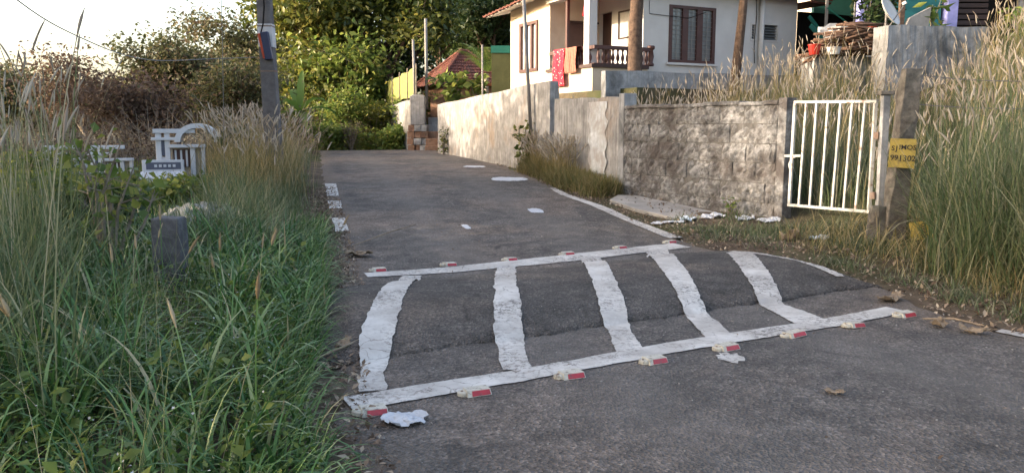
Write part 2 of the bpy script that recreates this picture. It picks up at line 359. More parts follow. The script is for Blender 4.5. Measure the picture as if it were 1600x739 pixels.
def heads(tip, tang, ln, rad, bristles=14):
    N = len(tip); sides = 5
    prof = np.array([.35, .9, 1, .85, .55, .08]); K = len(prof)
    a = np.cross(tang, np.array([.3, .2, .9])); a /= np.linalg.norm(a, axis=1, keepdims=True) + 1e-9
    b = np.cross(tang, a)
    sag = np.array([0, 0, -1.0])
    t = np.linspace(0, 1, K)
    cen = tip[:, None] + tang[:, None] * (ln[:, None] * t)[..., None] + sag * (ln[:, None] * .22 * t ** 2)[..., None]
    an = np.arange(sides) * 2 * np.pi / sides
    ring = a[:, None] * np.cos(an)[None, :, None] + b[:, None] * np.sin(an)[None, :, None]
    jit = rng.uniform(.75, 1.2, (N, K, 1))
    v = cen[:, :, None] + ring[:, None] * (rad[:, None] * prof * jit[..., 0])[:, :, None, None]
    v = v.reshape(N, -1, 3)
    i, k = np.meshgrid(np.arange(K - 1), np.arange(sides), indexing='ij')
    q = np.stack([i*sides+k, i*sides+(k+1) % sides, (i+1)*sides+(k+1) % sides, (i+1)*sides+k], -1).reshape(-1, 4)
    f = (q[None] + (np.arange(N) * K * sides)[:, None, None]).reshape(-1, 4)
    vs = [v.reshape(-1, 3)]; fs = [f]; per = [K * sides]
    if bristles:
        B = bristles; u = rng.uniform(.03, .97, (N, B)); ang = rng.uniform(0, 2 * np.pi, (N, B))
        p = tip[:, None] + tang[:, None] * (ln[:, None] * u)[..., None] + sag * (ln[:, None] * .22 * u ** 2)[..., None]
        rd = a[:, None] * np.cos(ang)[..., None] + b[:, None] * np.sin(ang)[..., None]
        dr = rd * .75 + tang[:, None] * .75
        bl = (rad[:, None] * rng.uniform(1.6, 2.8, (N, B)))[..., None]
        sd_ = np.cross(rd, tang[:, None]) * (rad[:, None, None] * .13)
        tri = np.stack([p - sd_, p + sd_, p + dr * bl + sd_ * .15, p + dr * bl - sd_ * .15], 2).reshape(-1, 3)
        vs.append(tri); fs.append(np.arange(N * B * 4).reshape(-1, 4) + len(vs[0])); per.append(B * 4)
    r = rng.uniform(0, 1, N)
    rnd = np.concatenate([np.repeat(r, p_) for p_ in per])
    return np.concatenate(vs), np.concatenate(fs), rnd
def leaves(c, ln, wd, up=.5, droop=.3):
    N = len(c)
    az = rng.uniform(0, 2*np.pi, N); el = rng.normal(-droop, .55, N)
    d = np.stack([np.cos(az)*np.cos(el), np.sin(az)*np.cos(el), np.sin(el)], -1)
    nrm = rng.normal(0, 1, (N, 3)); nrm[:, 2] += up * 2.2
    sdv = np.cross(nrm, d); sdv /= np.linalg.norm(sdv, axis=1, keepdims=True) + 1e-9
    nn = np.cross(d, sdv)
    ln = ln[:, None]; wd = wd[:, None]
    v = np.stack([c, c + d*ln*.5 + sdv*wd*.5 + nn*wd*.15, c + d*ln - nn*ln*.08, c + d*ln*.5 - sdv*wd*.5 + nn*wd*.15], 1).reshape(-1, 3)
    o = np.arange(N)[:, None] * 4
    f = np.concatenate([o + np.array([[0, 1, 2]]), o + np.array([[0, 2, 3]])])
    return v, f
def cat_np(parts):
    vs, fs, rs = [], [], []; o = 0
    for v, f, r in parts:
        vs.append(v); fs.append(f + o); rs.append(r); o += len(v)
    return np.concatenate(vs), np.concatenate(fs), np.concatenate(rs)
def scatter(n, x0, x1, y0, y1, cond):
    out = np.zeros((0, 2))
    while len(out) < n:
        p = np.stack([rng.uniform(x0, x1, n * 2), rng.uniform(y0, y1, n * 2)], -1)
        out = np.concatenate([out, p[cond(p[:, 0], p[:, 1])]])
    return out[:n]
def clumped(p, n, sd):
    i = rng.integers(0, len(p), n); return p[i] + rng.normal(0, sd, (n, 2)), i
def grass(name, label, mat, pts, Lr, Wr, kr, phi=.25, segs=5, rnd=(0, 1), rp=1.0, dirs=None):
    N = len(pts); base = np.stack([pts[:, 0], pts[:, 1], H(pts[:, 0], pts[:, 1]) - .01], -1)
    L = rng.uniform(*Lr, N) if not callable(Lr) else Lr(pts)
    az = rng.uniform(0, 2*np.pi, N) if dirs is None else dirs(pts)
    v, f, _, _, per = blades(base, L, rng.uniform(*Wr, N), az, np.abs(rng.normal(0, phi, N)), rng.uniform(*kr, N), segs)
    r = rnd[0] + (rnd[1] - rnd[0]) * rng.uniform(0, 1, N) ** rp
    o = link_mesh(name, v, f, mat, smooth=True, rnd=np.repeat(r, per))
    return tag(o, label, 'grass', kind='stuff')
def plumes(name, label, pts, Lr, mstalk, mhead, ln=(.10, .2), rad=(.008, .014), k=(.1, .6), bristles=14, cat='grass'):
    N = len(pts); base = np.stack([pts[:, 0], pts[:, 1], H(pts[:, 0], pts[:, 1])], -1)
    L = rng.uniform(*Lr, N) if not callable(Lr) else Lr(pts)
    v, f, tip, tang, per = blades(base, L, np.full(N, .006), rng.uniform(0, 2*np.pi, N), np.abs(rng.normal(0, .07, N)), rng.uniform(*k, N), 6, lambda s: np.ones_like(s))
    r = np.repeat(rng.uniform(.3, 1, N), per)
    hv, hf, hr = heads(tip, tang, rng.uniform(*ln, N), rng.uniform(*rad, N), bristles)
    o = link_mesh(name, np.concatenate([v, hv]), np.concatenate([f, hf + len(v)]), mstalk, smooth=True, rnd=np.concatenate([r, hr]))
    o.data.materials.append(mhead)
    mi = np.zeros(len(f) + len(hf), np.int32); mi[len(f):] = 1; o.data.polygons.foreach_set('material_index', mi)
    return tag(o, label, cat, kind='stuff')

def tree(label, base, height, spread, nleaf, lsize, lmat, bmat=None, r0=.16, trunk_h=.35, levels=3, wig=1.0, cat='tree', name='tree', lean=(0, 0), clump=.45, seed=1, droop=.3, branches=6, group=None, upb=.45):
    rs = random.Random(seed); t = thing(name, label, cat, base, group)
    mb = MB(); tips = []
    def grow(p, d, ln, rad, lev):
        pts = [p]; q = p.copy(); dd = d.copy(); n = 4
        for i in range(n):
            dd = (dd + Vector((rs.gauss(0, .16), rs.gauss(0, .16), rs.gauss(.02, .10))) * (wig if lev == 0 else 1)).normalized()
            q = q + dd * ln / n; pts.append(q.copy())
        mb.tube(pts, [rad * (1 - .6 * i / n) for i in range(n + 1)], 7 if lev < 2 else 4, cap=False)
        if lev >= levels:
            tips.extend(pts[1:]); return
        if lev >= levels - 1: tips.append(pts[-1])
        k = branches if lev == 0 else rs.choice((3, 4))
        a0 = rs.uniform(0, 6.28)
        for j in range(k):
            fr = rs.uniform(.45, 1) if lev else (.55 + .45 * j / max(1, k - 1))
            x = fr * n; i = min(n - 1, int(x)); p2 = pts[i].lerp(pts[i+1], x - i)
            a = a0 + j * 2.4 + rs.uniform(-.4, .4); el = rs.uniform(.15, .95) if lev == 0 else rs.uniform(-.25, .9)
            side = Vector((math.cos(a) * math.cos(el), math.sin(a) * math.cos(el), math.sin(el)))
            nd = (side * (1 - upb * .4) + dd * .35 + Vector((0, 0, upb * .35))).normalized()
            l2 = (spread * rs.uniform(.62, .95) if lev == 0 else ln * rs.uniform(.45, .68))
            grow(p2, nd, l2, rad * (.55 if lev == 0 else .5), lev + 1)
    b = Vector(base)
    grow(b - Vector((0, 0, .1)), Vector((lean[0], lean[1], 1)).normalized(), height * max(trunk_h, .2) * 1.55, r0, 0)
    tp = np.array([tuple(p) for p in tips]); rel = tp - np.array(base)
    sz = height / (rel[:, 2].max() + clump); sr = spread / (np.percentile(np.hypot(rel[:, 0] - rel[:, 0].mean(), rel[:, 1] - rel[:, 1].mean()), 92) + clump * .6)
    k3 = np.array([sr, sr, sz]); tp = np.array(base) + rel * k3
    mb.v = [tuple(np.array(base) + (np.array(q) - np.array(base)) * k3) for q in mb.v]
    mb.build('trunk', bmat or m_bark, t, smooth=True)
    w = rng.uniform(.25, 1, len(tp)) ** 2; w /= w.sum()
    i = rng.choice(len(tp), nleaf, p=w)
    c = tp[i] + rng.normal(0, clump, (nleaf, 3)) * np.array([1, 1, .7])
    ln = rng.uniform(.6, 1.25, nleaf) * lsize
    v, f = leaves(c, ln, ln * rng.uniform(.38, .6, nleaf), droop=droop)
    tone = np.clip(rng.uniform(0, 1, len(tp))[i] * .5 + rng.uniform(0, 1, nleaf) * .55, 0, 1)
    link_mesh('crown', v, f, lmat, t, rnd=np.repeat(tone, 4))
    return t
def shrub(label, base, size, nleaf, lsize, lmat, seed=1, name='shrub', stems=7, cat='shrub', aspect=.5, droop=.1, bmat=None, group=None):
    rs = random.Random(seed); t = thing(name, label, cat, base, group); mb = MB(); tips = []
    b = Vector(base); w, h = size
    for j in range(stems):
        a = j * 2.4 + rs.uniform(-.4, .4); r = w * rs.uniform(.25, 1) * .5; hh = h * rs.uniform(.6, 1)
        q = b + Vector((math.cos(a) * r, math.sin(a) * r, hh))
        mid = b.lerp(q, .5) + Vector((rs.gauss(0, .06), rs.gauss(0, .06), hh * .12)) * w
        pts = [b + Vector((rs.gauss(0, .02), rs.gauss(0, .02), -.05)), mid, q]
        mb.tube(pts, [.022 * h**.5, .013 * h**.5, .005], 5, cap=False)
        for f_ in (.4, .55, .7, .85, 1):
            tips.append((b.lerp(mid, f_ * 2) if f_ < .5 else mid.lerp(q, f_ * 2 - 1)))
        for k in range(3):
            e = mid.lerp(q, rs.uniform(0, .8)); e2 = e + Vector((rs.gauss(0, .22), rs.gauss(0, .22), rs.uniform(.02, .22))) * w * .7
            mb.tube([e, e2], [.008 * h**.5, .003], 4, cap=False); tips += [e2, e.lerp(e2, .6)]
    mb.build('stem', bmat or m_barkg, t, smooth=True)
    tp = np.array([tuple(p) for p in tips]); i = rng.integers(0, len(tp), nleaf)
    c = tp[i] + rng.normal(0, .11, (nleaf, 3)) * np.array([w, w, h * .6])
    low = rng.uniform(0, 1, nleaf) < .35; c[low, 2] = base[2] + (c[low, 2] - base[2]) * rng.uniform(.05, .7, low.sum())
    c[:, 2] = np.maximum(c[:, 2], base[2] + .03)
    ln = rng.uniform(.6, 1.3, nleaf) * lsize
    v, f = leaves(c, ln, ln * rng.uniform(.8, 1.15, nleaf) * aspect, droop=droop)
    tone = np.clip(rng.uniform(0, 1, len(tp))[i] * .4 + rng.uniform(0, .65, nleaf), 0, 1)
    link_mesh('foliage', v, f, lmat, t, rnd=np.repeat(tone, 4))
    return t

# ------------------------------------------------------------------ ground, road, hump, markings
def axis(a, b, step, far): 
    mid = np.arange(a, b + 1e-6, step)
    lo = a - np.geomspace(step, far, 26)[::-1]; hi = b + np.geomspace(step, far, 26)
    return np.concatenate([lo, mid, hi])
gx = axis(-12, 14, .22, 500); gy = axis(-1, 40, .22, 700)
X, Y = np.meshgrid(gx, gy); nx, ny = len(gx), len(gy)
def gridf(ny, nx):
    i, j = np.meshgrid(np.arange(ny - 1), np.arange(nx - 1), indexing='ij')
    return np.stack([i*nx+j, i*nx+j+1, (i+1)*nx+j+1, (i+1)*nx+j], -1).reshape(-1, 4)
gz = H(X, Y) + rng.normal(0, .006, X.shape)
struct(link_mesh('ground', np.stack([X, Y, gz], -1).reshape(-1, 3), gridf(ny, nx), m_soil, smooth=True))

ys = np.concatenate([np.arange(-12, 2, .5), np.arange(2, 16, .08), np.arange(16, 60, .4)])
u = np.linspace(0, 1, 46)
A = xl(ys) + .035 * np.sin(ys * 3.1) + .03 * np.sin(ys * 7.3 + 1) + .02 * np.sin(ys * 17)
B = xr(ys) + .035 * np.sin(ys * 2.7 + 2) + .03 * np.sin(ys * 6.3) + .02 * np.sin(ys * 15)
RX = A[:, None] + (B - A)[:, None] * u; RY = np.repeat(ys[:, None], len(u), 1)
RZ = R(RX, RY) + .006 * wob(RX, RY, .8) - .03 * ((u < .001) | (u > .999))
road = struct(link_mesh('road', np.stack([RX, RY, RZ], -1).reshape(-1, 3), gridf(len(ys), len(u)), m_asph, smooth=True))
ea = road.data.attributes.new('edge', 'FLOAT', 'POINT'); ea.data.foreach_set('value', (np.minimum(u, 1 - u)[None, :] * (B - A)[:, None]).astype(np.float32).ravel())
ta = road.data.attributes.new('track', 'FLOAT', 'POINT'); ta.data.foreach_set('value', np.repeat((.7 * np.exp(-((u - .30) / .08) ** 2) + .7 * np.exp(-((u - .68) / .08) ** 2))[None, :], len(ys), 0).astype(np.float32).ravel())

# speed hump: a laid-on back of asphalt with a broken front lip
dn = np.linspace(0, 1, 130); nn = np.concatenate([[4.815], np.linspace(4.83, 7.12, 46)])
NN, UU = np.meshgrid(nn, dn, indexing='ij'); D0 = 1.2 + (NN - 4.9) * .28; DD = D0 + (6.68 - D0) * UU
lip = .02 * np.sin(DD * 5) + .012 * np.sin(DD * 13 + 1) + rng.normal(0, .014, DD.shape) * (NN < 4.87)
HX = DD * DH[0] + (NN - lip) * NH[0]; HY = DD * DH[1] + (NN - lip) * NH[1]
q = np.clip(1 - ((NN - 5.97) / 1.13) ** 2, 0, 1)
e = np.clip((6.68 - DD) / .2, 0, 1) * np.clip((DD - D0) / .3, 0, 1)
hz = R(HX, HY) + .006 * wob(HX, HY, .8) + (.013 + .128 * q ** .7) * e
hz[0] -= .05; hz[:, 0] -= .04; hz[:, -1] -= .04; hz[-1] -= .02
struct(link_mesh('speed_hump', np.stack([HX, HY, hz], -1).reshape(-1, 3), gridf(len(nn), len(dn)), m_asph2, smooth=True))

def strip(name, pts, wid, jit=.006, n=220, gaps=()):
    pts = np.array(pts, float); seg = np.r_[0, np.cumsum(np.linalg.norm(np.diff(pts, axis=0), axis=1))]
    s = np.linspace(0, seg[-1], n); cx = np.interp(s, seg, pts[:, 0]); cy = np.interp(s, seg, pts[:, 1])
    w = np.interp(s, seg, wid) if hasattr(wid, '__len__') else np.full(n, wid)
    tx, ty = np.gradient(cx), np.gradient(cy); L = np.hypot(tx, ty); px, py = -ty / L, tx / L
    m = 6; V = []
    for k in range(m):
        a = k / (m - 1) - .5
        j = np.convolve(rng.normal(0, jit * 1.9, n), np.hanning(11) / np.hanning(11).sum(), 'same') + rng.normal(0, jit * .25, n) + jit * .6 * np.sin(s * 2.3 + k * 1.7) if k in (0, m-1) else 0
        x = cx + px * (w * a + j); y = cy + py * (w * a + j)
        zz = np.max([road_z(x + NH[0] * o_, y + NH[1] * o_) for o_ in (-.05, -.025, 0, .025, .05)], 0)
        V.append(np.stack([x, y, zz + .008], -1))
    V = np.stack(V, 1).reshape(-1, 3); f = gridf(n, m)
    for g0, g1 in gaps:
        keep = np.repeat(~((s[:-1] / seg[-1] > g0) & (s[:-1] / seg[-1] < g1)), m - 1); f = f[keep[:len(f)]]
    return link_mesh(name, V, f, m_paint, road, smooth=True)
strip('painted_line', [(-.90, 4.15), (.02, 4.62), (1.0, 5.20), (2.42, 5.94), (3.2, 6.40)], [.24, .21, .2, .22, .2], n=160)
strip('painted_line', [(-1.5, 7.97), (-.68, 8.26), (.75, 9.06), (2.15, 9.88)], [.24, .32, .36, .34], n=160)
strip('painted_bar', [(-.80, 4.36), (-.86, 4.7), (-.92, 5.2), (-1.0, 6.4), (-1.03, 7.95)], [.16, .15, .23, .22, .21])
strip('painted_bar', [(.03, 4.75), (0, 5.2), (-.02, 5.5), (-.06, 7), (-.06, 8.65)], [.18, .18, .22, .19, .21])
strip('painted_bar', [(.80, 5.12), (.80, 5.7), (.80, 6), (.84, 7.4), (.92, 9.15)], [.18, .18, .22, .22, .25])
strip('painted_bar', [(1.50, 5.52), (1.49, 6.3), (1.6, 8), (1.78, 9.65)], [.22, .20, .24, .28])
strip('painted_bar', [(2.34, 5.97), (2.22, 6.6), (2.35, 7.5), (2.52, 8.62)], [.32, .22, .25, .27])
strip('painted_line', [(2.45, 8.75), (2.72, 8.52), (3.0, 8.1), (3.16, 7.46)], [.12, .13, .14, .09])
strip('painted_line', [(.78, 15.25), (.95, 14.4), (1.42, 13.15), (1.72, 11.95), (2.2, 10.45)], [.12, .16, .18, .18, .19], n=120, gaps=((.02, .035),))
strip('painted_line', [(-3.62, 15.7), (-2.78, 12.4), (-2.52, 11.4), (-2.05, 9.7), (-1.92, 9.2)], [.22, .2, .18, .15, .12], n=120, gaps=((.27, .36), (.40, .53), (.56, .78), (.83, .99)))
strip('painted_line', [(3.62, 5.72), (3.85, 5.42), (4.3, 4.9)], .12, n=40)
def blotch(x, y, rx, ry, sd, n=18):                    # splash of dropped paint
    rs = np.random.default_rng(sd); a = np.linspace(0, 2*np.pi, n, endpoint=False); r = rs.uniform(.55, 1.1, n)
    px = x + np.cos(a) * rx * r; py = y + np.sin(a) * ry * r
    v = np.stack([px, py, road_z(px, py) + .005], -1); v = np.vstack([v, [x, y, float(road_z(x, y)) + .005]])
    return link_mesh('paint_splash', v, [(n, i, (i + 1) % n) for i in range(n)], m_paint, road)
blotch(1.43, 5.03, .09, .13, 4)

# reflective studs on both edges of the hump
st = MB(); st.add([(-.065,-.05,0),(.065,-.05,0),(.065,.05,0),(-.065,.05,0),(-.060,-.034,.030),(.060,-.034,.030),(.060,.036,.030),(-.060,.036,.030)],
                  [(0,3,2,1),(4,5,6,7),(0,1,5,4),(1,2,6,5),(2,3,7,6),(3,0,4,7)])
st.lathe((-.066, .004, 0), [(.036, 0), (.036, .016), (.030, .022)], 12)
st_me = mesh_only(st, 'stud_body', m_cream_pl)
rf = MB(); rf.add([(-.040,-.0515,.004),(.058,-.0515,.004),(.055,-.0385,.027),(-.038,-.0385,.027),(-.040,-.045,.004),(.058,-.045,.004),(.055,-.032,.027),(-.038,-.032,.027)],
                  [(0,1,2,3),(4,7,6,5),(0,4,5,1),(1,5,6,2),(2,6,7,3),(3,7,4,0)])
rf_me = mesh_only(rf, 'stud_reflector', m_red)
bl = MB(); bl.lathe((-.078, .004, .018), [(.008, 0), (.008, .006), (.005, .008)], 6); bl_me = mesh_only(bl, 'stud_bolt', m_rust)
near = [(-.74, 4.03), (-.2, 4.32), (.36, 4.63), (.92, 4.94), (1.47, 5.24), (2.05, 5.58), (2.6, 5.85), (3.16, 6.2)]
farr = [(-1.41, 8.24), (-.69, 8.56), (-.02, 8.87), (.66, 9.24), (1.34, 9.65), (2.04, 10.08)]
on = ['first', 'second', 'third', 'fourth', 'fifth', 'sixth', 'seventh', 'eighth']
for row, rn, extra in ((near, 'near', {0: 'beside the grey paper scrap', 7: 'beside the dry leaves at the right verge'}), (farr, 'far', {0: 'beside the big dead leaf at the grass edge', 5: 'next to the right verge'})):
    for i, (x, y) in enumerate(row):
        lab = f'cream road stud with red reflector, {on[i]} from the left in the {rn} row' if i not in extra else f'cream and red road stud, {rn} row, {extra[i]}'
        rz = math.radians(28.5 + random.uniform(-7, 5))
        t = thing('road_stud', lab, 'road stud', (x, y, float(road_z(x, y)) + .001), 'reflective studs along the speed hump', rz); t.scale = (1.12, 1.12, 1.12); t['_o'] = (0, 0, 0); t.rotation_euler = (random.gauss(0, .04), random.gauss(0, .04), rz)
        inst('body', st_me, t); inst('reflector', rf_me, t); inst('bolt', bl_me, t)

# concrete apron at the foot of the block wall
ap = [(1.9, 14.1), (1.68, 13.5), (1.95, 12.6), (2.4, 11.78), (3.0, 11.72), (3.4, 11.98), (2.7, 13.2), (2.2, 14.05)]
pm = MB(); pm.prism([(x, y, float(R(x, y)) + .0) for x, y in ap], (0, 0, .065)); struct(pm.build('pavement_slab', m_slab, bevel=.012))

# ------------------------------------------------------------------ walls beside the road
def wall_dir(a, b):
    a = Vector((*a, 0)); b = Vector((*b, 0)); w = (b - a); L = w.length; w.normalize(); return a, w, L, Vector((-w.y, w.x, 0))   # normal points behind
bw = thing('block_wall', 'rough grey cement block wall beside the white gate', 'wall', (2.02, 14.38, .2))
a, w, L, nb = wall_dir((2.02, 14.38), (3.93, 11.42))
rows, bh, zb, topz = 6, .292, .10, 1.9
core = MB(); core.obox(a + w * L/2 + nb * .10 + Vector((0, 0, (zb + topz)/2 - .05)), w, nb, (0, 0, 1), L/2 - .01, .078, (topz - zb)/2 - .02)
core.build('mortar_core', m_mortar, bw)
variants = []
for k in range(6):                                     # unit block, rough front and top
    mb = MB(); gxn, gzn = 6, 4
    rs = np.random.default_rng(50 + k)
    fr = [( (i/gxn-.5)*.975 + (rs.normal(0,.008) if 0 < i < gxn else 0), -.1 + rs.normal(0,.010) + (.009 if i in (0,gxn) or j in (0,gzn) else 0), (j/gzn-.5)*.965 + (rs.normal(0,.01) if 0 < j < gzn else 0)) for j in range(gzn+1) for i in range(gxn+1)]
    f = [(j*(gxn+1)+i, j*(gxn+1)+i+1, (j+1)*(gxn+1)+i+1, (j+1)*(gxn+1)+i) for j in range(gzn) for i in range(gxn)]
    n0 = len(fr); bk = [(-.4875,.1,-.4825),(.4875,.1,-.4825),(.4875,.1,.4825),(-.4875,.1,.4825)]
    c00, c10, c11, c01 = 0, gxn, n0-1, n0-1-gxn
    f += [(n0+1,n0,n0+3,n0+2)]
    f += [tuple(list(range(gxn,-1,-1)) + [n0,n0+1]), tuple(list(range(c01, n0)) + [n0+2,n0+3])]
    f += [tuple([j*(gxn+1) for j in range(gzn+1)] + [n0+3, n0]), tuple([j*(gxn+1)+gxn for j in range(gzn,-1,-1)] + [n0+1, n0+2])]
    mb.add(fr + bk, f); variants.append(mesh_only(mb, 'block', m_block, False))
ang = math.atan2(w.y, w.x); blen = .46
for r_ in range(rows):
    s0 = 0 if r_ % 2 else -.23; z = zb + bh * (r_ + .5)
    while s0 < L - .02:
        x0, x1 = max(0, s0), min(L - .16, s0 + blen + random.uniform(-.03, .03)); s0 = x1
        if x1 - x0 < .06: 
            if x1 >= L - .17: break
            continue
        p = a + w * ((x0 + x1)/2) + nb * (.1 + random.uniform(-.008, .012))
        o = inst('block', random.choice(variants), bw, (p.x - 2.02, p.y - 14.38, z - .2), (0, 0, ang), (x1 - x0, 1, bh))
        if x1 >= L - .17: break
cp = MB()
for i in range(14):
    s = (i + .5) / 14 * (L - .16); cp.obox(a + w * s + nb * .1 + Vector((0, 0, topz - .035 + random.uniform(-.012, .012))), w, nb, (0, 0, 1), L/28 + .004, .115 + random.uniform(-.01, .008), .03)
cp.build('coping', m_block, bw, bevel=.01)
pr = MB(); pr.obox(a + w * (L - .07) + nb * .10 + Vector((0, 0, 1.0)), w, nb, (0, 0, 1), .075, .108, .93); pr.build('end_pier', m_block, bw, bevel=.012)

def plaster_wall(name, label, p, q, z0, zt0, zt1, th, mat, seg=30, mesh_j=.006):
    a, w, L, nb = wall_dir(p, q); t = thing(name, label, 'wall', (p[0], p[1], z0))
    V = []; n = seg; m = 8
    for side in (0, 1):
        for i in range(n + 1):
            for j in range(m + 1):
                s = i / n; zt = zt0 + (zt1 - zt0) * s + .012 * math.sin(s * 17) * (j == m); pz = z0 + (zt - z0) * j / m
                pt = a + w * (L * s) + nb * (th * side + random.gauss(0, mesh_j)); V.append((pt.x, pt.y, pz))
    F = []; o = (n + 1) * (m + 1)
    for i in range(n):
        for j in range(m):
            k = i*(m+1)+j; F.append((k, k+m+1, k+m+2, k+1)); F.append((o+k, o+k+1, o+k+m+2, o+k+m+1))
        k = i*(m+1)+m; F.append((k, k+m+1, o+k+m+1, o+k))
    F.append(tuple(list(range(0, m+1)) + list(range(o+m, o-1, -1))))
    k = n*(m+1); F.append(tuple(list(range(k+m, k-1, -1)) + list(range(o+k, o+k+m+1))))
    link_mesh('wall_face', V, F, mat, t)
    return t, a, w, L, nb
cw, a, w, L, nb = plaster_wall('compound_wall', 'tall sloping stained plaster compound wall beside the uphill road', (-2.5, 26.8), (.84, 17.75), .3, 2.27, 2.54, .22, m_plast, 40)
c2, a, w, L, nb = plaster_wall('compound_wall', 'lower plaster compound wall with white smear next to the block wall', (.93, 17.5), (2.0, 14.62), .2, 2.12, 2.06, .2, m_plast, 20)
pr = MB(); pr.obox(a + w * (L + .06) + nb * .10 + Vector((0, 0, 1.12)), w, nb, (0, 0, 1), .10, .13, 1.0); pr.build('end_pier', m_greyc, c2, bevel=.012)
V = []; n = 26
for i in range(n + 1):
    for j in range(5):
        s = L * (.58 + .24 * j / 4) + .05 * math.sin(i * .9 + j) * (j in (0, 4)) + random.gauss(0, .012); p = a + w * s - nb * (.016 + random.uniform(0, .003))
        V.append((p.x, p.y, .62 + 1.38 * i / n))
link_mesh('whitewash_patch', V, [(i*5+j, i*5+j+1, (i+1)*5+j+1, (i+1)*5+j) for i in range(n) for j in range(4)], m_wash, c2)

# white iron gate, hung askew between the block wall and a post
gt = thing('iron_gate', 'white painted iron bar gate beside the block wall', 'gate', (3.99, 11.36, .3))
g0 = Vector((4.0, 11.33, 0)); g1 = Vector((4.74, 10.38, 0)); gd = (g1 - g0).normalized(); GL = (g1 - g0).length
def gp(s, z): 
    p = g0 + gd * (s * GL); return (p.x, p.y, z - .03 * s * 0)
MB().beam(gp(0, 1.86), gp(1, 1.84), .038).build('top_rail', m_gatew, gt, bevel=.004)
MB().beam(gp(-.02, .40), gp(1.0, .40), .038).build('bottom_rail', m_gatew, gt, bevel=.004)
MB().beam(gp(0, .42), gp(.012, 1.84), .040).build('stile', m_gatew, gt, bevel=.004)
MB().beam(gp(.985, .42), gp(.985, 1.82), .045).build('stile', m_gatew, gt, bevel=.004)
for i in range(1, 7):
    s = i / 7 * .985; MB().beam(gp(s - .015, .42), gp(s + .015 + random.uniform(-.008, .008), 1.84), .026).build('bar', m_gatew, gt)
lt = MB(); lt.beam(gp(-.09, 1.10), gp(.12, 1.11), .022, .03); lt.tube([gp(.06, 1.10), gp(.0, 1.06), gp(-.03, .98), gp(-.02, .93), gp(.03, .94)], .014, 6)
lt.build('latch', m_gatew, gt)
MB().beam(gp(1.0, 1.40), gp(1.05, 1.40), .07, .09).build('hinge', m_rust, gt); MB().beam(gp(1.0, .62), gp(1.05, .62), .07, .09).build('hinge', m_rust, gt)
gpst = thing('gate_post', 'slim dark steel hinge post right of the white gate', 'post', (4.83, 10.30, .2))
MB().beam((4.83, 10.30, .1), (4.81, 10.30, 1.92), .09).build('shaft', m_greyc, gpst, bevel=.006)
MB().obox((4.81, 10.30, 1.945), (1,0,0), (0,1,0), (0,0,1), .09, .07, .025).build('cap', m_postc, gpst, bevel=.006)
# leaning concrete fence post and its footing
fp = thing('fence_post', 'old leaning concrete fence post holding a yellow notice', 'post', (4.72, 9.6, .1))
V = MB(); pts = []
for i in range(9):
    z = .0 + 2.2 * i / 8; cx = 4.66 + .12 * i / 8; r = .115 - .02 * i / 8
    pts.append((cx, 9.6, z, r))
vv = []; ff = []
for i, (cx, cy, z, r) in enumerate(pts):
    for k, (sx, sy) in enumerate(((-1,-1),(1,-1),(1,1),(-1,1))): vv.append((cx + sx*r + random.gauss(0,.012), cy + sy*r*.8 + random.gauss(0,.012), z))
for i in range(8):
    for k in range(4): ff.append((i*4+k, i*4+(k+1)%4, (i+1)*4+(k+1)%4, (i+1)*4+k))
ff.append((32,33,34,35)); V.add(vv, ff); V.build('shaft', m_postc, fp, bevel=.01)
fo = MB(); vv = []
for i in range(6):
    z = .0 + .55 * i / 5; r = .19 - .09 * i / 5
    for k in range(8): aa = k * math.pi / 4 + .4; vv.append((4.52 + (r + random.gauss(0,.014))*math.cos(aa)*1.0, 9.66 + (r + random.gauss(0,.014))*math.sin(aa)*.7, z))
fo.add(vv, [(i*8+k, i*8+(k+1)%8, (i+1)*8+(k+1)%8, (i+1)*8+k) for i in range(5) for k in range(8)] + [tuple(range(40,48))]); fo.build('footing', m_postc, fp)
def barb(name, label, p, q, sag, r=.0035):
    n = 26; pts = []
    for i in range(n + 1):
        s = i / n; v = Vector(p).lerp(Vector(q), s); v.z -= sag * 4 * s * (1 - s); pts.append(v)
    mb = MB(); mb.tube(pts, r, 5)
    o = mb.build(name, m_wire, origin=p); return tag(o, label, 'wire')
barb('barbed_wire', 'upper barbed wire running right from the leaning post', (4.86, 9.55, 2.12), (8.2, 9.9, 2.25), .12, .006)
barb('barbed_wire', 'lower barbed wire running right from the leaning post', (4.84, 9.55, 1.78), (8.2, 9.9, 1.9), .10, .006)
